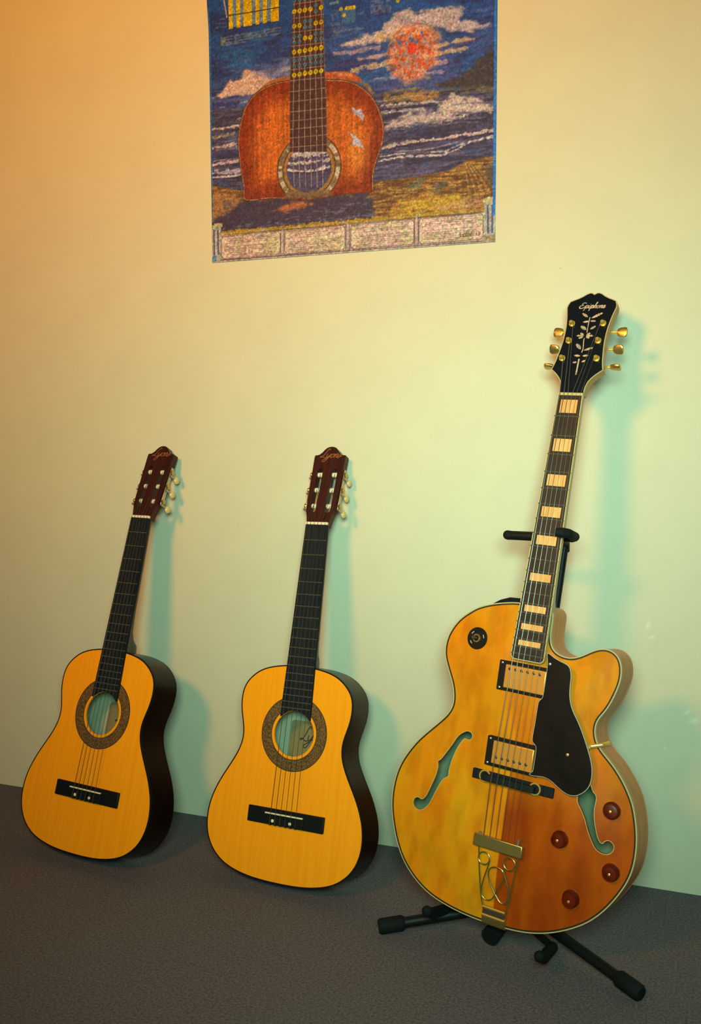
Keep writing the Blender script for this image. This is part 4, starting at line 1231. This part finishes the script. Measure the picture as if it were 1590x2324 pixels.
    for sx in (-1, 1):
        for (xp, sp), spin in zip(posts, (0.25, 0.75, 1.5)):
            xp, sp = sx * xp / 1000, sp / 1000
            tn = link('tuner_post', B(MB().lathe([(0.0053, 0), (0.0055, 0.0016), (0.0042, 0.0022), (0.0030, 0.0024), (0.0030, 0.0085), (0.0024, 0.0092)], (xp, sp, 0), 'z', 18).map(H3)), M['gold'], root)
            link('tuner_housing', B(MB().box(xp - 0.006, xp + 0.006, sp - 0.008, sp + 0.008, -0.0245, -0.0150).map(H3)), M['gold'], tn, bevel=0.002)
            xe = sx * (0.0365 + (0.002 if sp < 0.08 else 0))
            yk = sp - 0.0055
            link('key_shaft', B(MB().tube([(xp, yk, -0.0185), (xe + sx * 0.011, yk, -0.0185)], [0.0022, 0.0022], 10).map(H3)), M['gold'], tn)
            # flattened tulip-shaped key, each turned differently about its shaft
            cx = xe + sx * 0.0185
            bt = MB()
            sec = []
            for u, wd in ((-0.0080, 0.0030), (-0.0066, 0.0062), (-0.002, 0.0080), (0.004, 0.0088), (0.0074, 0.0080), (0.0086, 0.0056)):
                ring_ = []
                for k in range(12):
                    a = 2 * math.pi * k / 12
                    y_ = wd * math.copysign(abs(math.cos(a)) ** 0.7, math.cos(a))
                    z_ = 0.0029 * math.copysign(abs(math.sin(a)) ** 0.7, math.sin(a))
                    ring_.append((cx + sx * u, yk + y_ * math.cos(spin) - z_ * math.sin(spin), -0.0185 + y_ * math.sin(spin) + z_ * math.cos(spin)))
                sec.append(ring_)
            bt.loft(sec)
            link('tuner_key', B(bt.map(H3)), M['old_gold'], tn, smooth=45)

    # string plane height above the body plane
    zs = lambda y: (0.014 - y * math.sin(TI)) / math.cos(TI)
    # pickups
    for (ya, yb), rise, row in (((-0.0445, -0.0925), 0.0035, -0.0560), ((-0.1670, -0.2135), 0.0045, -0.1975)):
        zr = max(zs((ya + yb) / 2) - 0.0085, 0.0132)
        lo = min(ar(-0.045, ya), ar(0.045, yb)) - 0.002
        rg = link('pickup_ring', BB(MB().box(-0.0465, 0.0430, yb, ya, lo, zr)), M['pickup_black'], root, bevel=0.0012)
        for sx, yy in ((-0.0415, ya - 0.004), (-0.0415, yb + 0.004), (0.0385, ya - 0.004), (0.0385, yb + 0.004)):
            link('ring_screw', BB(MB().lathe([(0.0018, 0), (0.0018, 0.0004), (0.001, 0.0008)], (sx, yy, zr), 'z', 10)), M['screw'], rg)
        cv = link('pickup_cover', BB(MB().box(-0.0340, 0.0352, yb + 0.0052, ya - 0.0052, zr - 0.002, zr + rise)), M['pickup_gold'], root, bevel=0.0013)
        for k in range(6):
            link('pole_screw', BB(MB().lathe([(0.0027, 0), (0.0027, 0.0003), (0.0014, 0.0007)], ((k - 2.5) * 0.0102 - 0.0005, row, zr + rise - 0.0001), 'z', 12)), M['screw_dark'], cv)

    # floating pickguard
    pg = np.array([(33, -19.5), (36.3, -40), (36.0, -86), (33.5, -93), (30, -97), (29, -130), (28.5, -160), (36.0, -166.5), (36.5, -196), (35.8, -206), (29, -211.5), (38, -212.2), (49.7, -210.4), (58.8, -210.2), (68.4, -213.3), (80.0, -219.8), (91.5, -225.2),
                   (102.2, -226.6), (112.1, -223.2), (121.4, -215.4), (127.4, -205.3), (129.2, -191.7), (127.4, -177.0), (123.1, -164.1), (115.9, -148.5), (106.2, -129.8), (97.1, -114.8), (88.4, -102.5), (82.2, -90.6),
                   (78.8, -78.3), (77.4, -64.1), (77.0, -50.4), (74.2, -38.5), (69.0, -32.4), (58.3, -29.2), (47.0, -25.5), (39.5, -21.5)]) / 1000
    PGL = spline(pg, 150, smooth=1)
    zp = 0.0185
    gd = link('pickguard', BB(MB().prism([tuple(p) for p in inset(PGL, 0.0009)], zp, zp + 0.0026)), M['pickguard'], root)
    link('pickguard_edge', BB(MB().ring(PGL, inset(PGL, 0.0010), zp - 0.0001, zp + 0.0020)), M['guard_edge'], gd)
    for sx, yy, mt in ((0.0402, -0.0365, 'screw'), (0.0877, -0.1673, 'gold')):
        link('pickguard_screw', BB(MB().lathe([(0.0023, 0), (0.0023, 0.0006), (0.0012, 0.0012)], (sx, yy, zp + 0.0026), 'z', 14)), M[mt], gd)
    br = MB()
    br.tube([(0.096, -0.158, zp - 0.002), (0.112, -0.1505, 0.012), (0.1335, -0.1430, 0.0030), (0.1365, -0.1415, -0.004), (0.1372, -0.1410, -0.020)], 0.0030, 8, 0.4)
    bkt = link('guard_bracket', BB(br), M['gold'], root)
    link('bracket_nut', BB(MB().lathe([(0.0032, 0), (0.0032, 0.003), (0.0018, 0.004)], (0.1165, -0.1500, 0.0115), 'z', 12)), M['gold'], bkt)

    # bridge: ebony base, thumbwheels and saddle
    yb = -0.2320
    zb0 = ar(0, yb) - 0.0015
    brd = link('bridge', BB(MB().box(-0.0660, 0.0715, yb - 0.0078, yb + 0.0078, min(ar(-0.066, yb), ar(0.07, yb)) - 0.001, zb0 + 0.0065)), M['ebony'], root, bevel=0.0012)
    for sx in (-0.0430, 0.0420):
        link('thumbwheel', BB(MB().ring(circle(sx, yb, 0.0098, 32), circle(sx, yb, 0.0076, 32), zb0 + 0.0067, zb0 + 0.0090)), M['gold'], brd)
    link('saddle', BB(MB().box(-0.0445, 0.0440, yb - 0.0048, yb + 0.0048, zb0 + 0.0089, zs(yb) - 0.0006)), M['ebony'], brd, bevel=0.0014)

    # tailpiece: crossbar, wire scrollwork, hinge
    tb_y0, tb_y1 = -0.3420, -0.3225
    tl = link('tailpiece', BB(MB().box(-0.0465, 0.0365, tb_y0, tb_y1, 0.0135, 0.0200)), M['old_gold'], root, bevel=0.0016)
    for sx, yy in ((-0.037, -0.318), (0.0275, -0.3145)):
        link('bar_screw', BB(MB().tube([(sx, -0.325, 0.017), (sx, yy, 0.017)], [0.0016, 0.0022], 10)), M['screw'], tl)
    zw = 0.0165
    wires = [
        [(-36.0, -341), (-32.3, -371.9), (-27.2, -402.0), (-22.3, -424.0), (-19.0, -433.0)],
        [(32.0, -341), (28.6, -366.0), (25.6, -391), (22.3, -415.0), (20.0, -433.0)],
        [(-15.3, -359.1), (-17.8, -371.6), (-22.1, -388.7), (-24.4, -403.6), (-23.8, -415.2), (-17.9, -421.2), (-10.2, -421.1), (-4.1, -416.0), (-0.3, -407.1), (4.8, -395.4), (10.5, -382.7), (11.0, -374.8),
         (6.6, -368.3), (-1.3, -366.4), (-9.6, -368.4), (-14.8, -373.9), (-15.3, -381.9), (-12.1, -391.9), (-5.2, -403.1), (1.2, -411.3), (8.3, -418.4), (15.2, -419.3), (20.0, -413.9), (21.4, -405.7), (20.0, -395.4),
         (15.9, -385.0), (10.8, -373.3), (8.5, -363.9), (8.0, -356.2)]]
    for wv in wires:
        q = spline(np.array(wv) / 1000, 14 * len(wv) // 3, closed=False)
        link('scroll_wire', BB(MB().tube([(x, y, zw + (y + 0.35) * 0.10 if y > -0.44 else zw) for x, y in q], 0.00115, 6)), M['wire_gold'], tl)
    for cx, cy in ((-25.0, -358.0), (17.8, -355.2)):
        link('scroll_loop', BB(MB().tube([(cx / 1000 + 0.0096 * math.cos(a), cy / 1000 + 0.0096 * math.sin(a), zw) for a in np.linspace(0, 2 * math.pi, 25)], 0.00115, 6, cap=False)), M['wire_gold'], tl)
    hg = MB()
    prof = [(-0.4310, 0.0085), (-0.4335, 0.0102), (-0.4365, 0.0085), (-0.4400, 0.0062), (-0.4440, 0.0075), (-0.4480, 0.0080), (-0.4515, 0.0058), (-0.4570, 0.0038), (-0.4612, 0.0012), (-0.4620, -0.0100), (-0.4620, -0.0300)]
    secs = []
    for i, (y, z) in enumerate(prof):
        w_ = 0.0192 + 0.0005 * i * 0.2
        secs.append([(-w_, y, z), (w_, y, z), (w_, y + (0.0 if i < 8 else 0.002), z - 0.002), (-w_, y + (0.0 if i < 8 else 0.002), z - 0.002)])
    hg.loft(secs)
    link('tailpiece_hinge', BB(hg), M['old_gold'], tl, smooth=60)
    for y, z, r_ in ((-0.4325, 0.0100, 0.0017), (-0.4455, 0.0082, 0.0018)):
        link('hinge_roller', BB(MB().tube([(-0.0190, y, z), (0.0190, y, z)], r_, 10)), M['gold'], tl)
    link('hinge_gap', BB(MB().box(-0.0188, 0.0188, -0.4435, -0.4348, 0.0060, 0.0088)), M['screw_dark'], tl)

    # controls follow the slope of the arched top
    def seat(mb, x0, y0):
        e_ = 0.006
        gx = (ar(x0 + e_, y0) - ar(x0 - e_, y0)) / (2 * e_)
        gy = (ar(x0, y0 + e_) - ar(x0, y0 - e_)) / (2 * e_)
        z0 = ar(x0, y0)
        return mb.map(lambda x, y, z: (x - gx * z, y - gy * z, z + z0 + gx * (x - x0) + gy * (y - y0)))
    for x, y in ((161.4, -234.9), (91.6, -295.8), (171.8, -323.8), (118.1, -379.1)):
        x, y = x / 1000 - 0.001, y / 1000 - 0.001
        k_ = link('control_knob', BB(seat(MB().lathe([(0.0128, -0.0006), (0.0132, 0.001), (0.0128, 0.0035), (0.0112, 0.0050), (0.0106, 0.0125), (0.0098, 0.0140), (0.0060, 0.0146)], (x, y, 0), 'z', 28), x, y)), M['knob'], root)
        link('knob_cap', BB(seat(MB().lathe([(0.0020, 0.0144), (0.0020, 0.0151), (0.001, 0.0155)], (x, y, 0), 'z', 12), x, y)), M['gold'], k_)
    tx, ty = -0.0947, -0.0182
    st = lambda mb: BB(seat(mb, tx, ty))
    sw = link('toggle_switch', st(MB().lathe([(0.0182, -0.001), (0.0182, 0.0016), (0.0176, 0.0022)], (tx, ty, 0), 'z', 36)), M['pickup_black'], root)
    link('switch_nut', st(MB().ring(circle(tx, ty, 0.0070, 24), circle(tx, ty, 0.0046, 24), 0.0021, 0.0046)), M['old_gold'], sw)
    link('switch_lever', st(MB().lathe([(0.0030, 0.002), (0.0024, 0.006), (0.0022, 0.011), (0.0034, 0.014), (0.0026, 0.0165)], (tx, ty, 0), 'z', 14)), M['screw_dark'], sw)
    for a0 in (0.15, 2.2, 3.6):
        mb = MB().tube([(tx + 0.0125 * math.cos(a0 + q), ty + 0.0125 * math.sin(a0 + q), 0.0023) for q in np.linspace(0, 0.45, 6)], 0.0007, 5, 0.3)
        link('switch_marking', st(mb), M['guard_edge'], sw)

    # strings
    inv = lambda p: body(*p)
    for k in range(6):
        xb = (k - 2.5) * 0.0104
        xn = (k - 2.5) * 0.0070
        xp, sp = posts[2 - k] if k < 3 else posts[k - 3]
        hp = H3((-xp + 3.2 if k < 3 else xp - 3.2) / 1000, sp / 1000, 0.0045)
        p_tail = body((k - 2.5) * 0.0104 - 0.004, tb_y1 - 0.004, 0.0185)
        p_sad = body(xb, yb, zs(yb) - 0.0004 + 0.0008)
        r_ = (0.00075, 0.00066, 0.00056, 0.00044, 0.0003, 0.00026)[k]
        link('string', B(MB().tube([p_tail, p_sad, (xn, 0.0024, 0.0022), hp], r_, 6)), M['steel'], root)
    return root, base


ag, abase = build_archtop()
place(ag, (-0.201082, 0.271459, -0.053672), (-0.217997, -0.167182, 0.897417), abase)
tag(ag, 'large amber hollow-body archtop electric guitar with f-holes and gold hardware standing on a black stand', 'guitar')


# ------------------------------------------------------------------ the guitar stand
def build_stand():
    hub = Vector((-0.285, -0.235, 0.085))
    root = empty('guitar_stand')
    root.location = (hub.x, hub.y, 0)
    bpy.context.view_layer.update()
    W = lambda mb: mb.map(lambda x, y, z: (x - hub.x, y - hub.y, z))
    Ra = guitar_rot(-0.201082, 0.271459, -0.053672)
    Oa = np.array((-0.217997, -0.167182, 0.897417))
    G = lambda x, y, z: Vector(Oa + Ra @ np.array((x, y, z)))        # point in the archtop's space
    yk = Vector((-0.2270, -0.1380, 0.6470))
    link('pole', W(MB().tube([hub + Vector((0, 0, -0.03)), hub, hub.lerp(yk, 0.5), yk], 0.0068, 14)), M['stand_metal'], root)
    link('pole_sleeve', W(MB().tube([hub + Vector((0, 0, -0.03)), hub.lerp(yk, 0.45)], 0.0100, 14)), M['stand_metal'], root)
    link('hub', W(MB().lathe([(0.012, -0.046), (0.020, -0.042), (0.022, -0.020), (0.022, 0.006), (0.014, 0.014)], tuple(hub), 'z', 20)), M['stand_metal'], root)
    # yoke: rounded bar behind the neck with forward arms
    yo = link('yoke', W(MB().tube([G(-0.0800, -0.2372, -0.038), G(-0.04, -0.2345, -0.0385), G(0.0, -0.2310, -0.0385), G(0.0245, -0.2290, -0.038)], 0.0078, 14)), M['stand_metal'], root)
    link('yoke_bracket', W(MB().tube([yk + Vector((0, 0.004, -0.012)), yk + Vector((0, -0.002, 0.004)), G(0.0, -0.2320, -0.046), G(0.0, -0.2312, -0.038)], [0.0078, 0.0085, 0.0080, 0.0074], 12)), M['stand_metal'], yo)
    for nm, pts in (('yoke_arm', [G(-0.0800, -0.2372, -0.0385), G(-0.0815, -0.2373, -0.0375), G(-0.0835, -0.2374, -0.036)]), ('yoke_arm', [G(0.0270, -0.2290, -0.040), G(0.0350, -0.2285, -0.030), G(0.0355, -0.2290, 0.002)])):
        mb = MB().tube(pts, 0.0080, 14)
        p = pts[-1]
        mb.ellipsoid(tuple(p), 0.0080, 0.0080, 0.0080, 14, 8)
        link(nm, W(mb), M['rubber'], root)
    link('neck_latch', W(MB().tube([G(0.0355, -0.2290, 0.004), G(0.029, -0.2296, 0.0125), G(0.019, -0.2302, 0.0140)], [0.0078, 0.0080, 0.0068], 12)), M['rubber'], root)
    # adjusting lever sticking out to the left behind the shoulder of the guitar
    lv = [G(-0.004, -0.362, -0.112), G(-0.030, -0.356, -0.108), G(-0.050, -0.3510, -0.105), G(-0.068, -0.3485, -0.102), G(-0.084, -0.3490, -0.100), G(-0.100, -0.3530, -0.100), G(-0.114, -0.3585, -0.100)]
    link('height_lever', W(MB().tube(lv, [0.008, 0.010, 0.0118, 0.0125, 0.0120, 0.0095, 0.006], 14)), M['rubber'], root)
    # legs
    for fx, fy in ((-0.4976, -0.3285), (-0.0726, -0.3736), (-0.262, -0.030)):
        a = hub + Vector((0, 0.002, -0.040))
        b = Vector((fx, fy, 0.0135))
        d = (b - a).normalized()
        lg = link('leg', W(MB().tube([a + d * 0.008, b - d * 0.02], 0.0088, 14)), M['stand_metal'], root)
        ft = MB().tube([b - d * 0.045, b - d * 0.040, b - d * 0.004, b], [0.0098, 0.0128, 0.0128, 0.0100], 16)
        link('rubber_foot', W(ft), M['rubber'], lg)
    # lower end of the centre tube with its plug
    link('centre_foot', W(MB().tube([hub + Vector((0, 0, -0.035)), (-0.300, -0.255, 0.0275), (-0.315, -0.302, 0.0165)], [0.012, 0.014, 0.015], 16)), M['rubber'], root)
    # cradle: two arms under the lower bout with upturned tips
    for sx, pts in ((-1, [hub + Vector((0, 0, -0.034)), G(-0.05, -0.866, -0.125), G(-0.102, -0.872, -0.105), G(-0.108, -0.874, -0.046), G(-0.109, -0.868, -0.028)]),
                    (1, [hub + Vector((0, 0, -0.034)), G(0.04, -0.868, -0.125), G(0.080, -0.876, -0.105), G(0.086, -0.880, -0.048), G(0.086, -0.874, -0.028)])):
        ca = link('cradle_arm', W(MB().tube(pts, [0.006, 0.006, 0.006, 0.006, 0.005], 12)), M['stand_metal'], root)
        mb = MB().tube(pts[2:], [0.0088, 0.0088, 0.0084], 14)
        mb.ellipsoid(tuple(pts[-1]), 0.0086, 0.0086, 0.0086, 12, 8)
        link('cradle_pad', W(mb), M['rubber'], ca)
    tag(root, 'black tripod guitar stand holding up the amber archtop guitar by its neck', 'guitar stand')


build_stand()
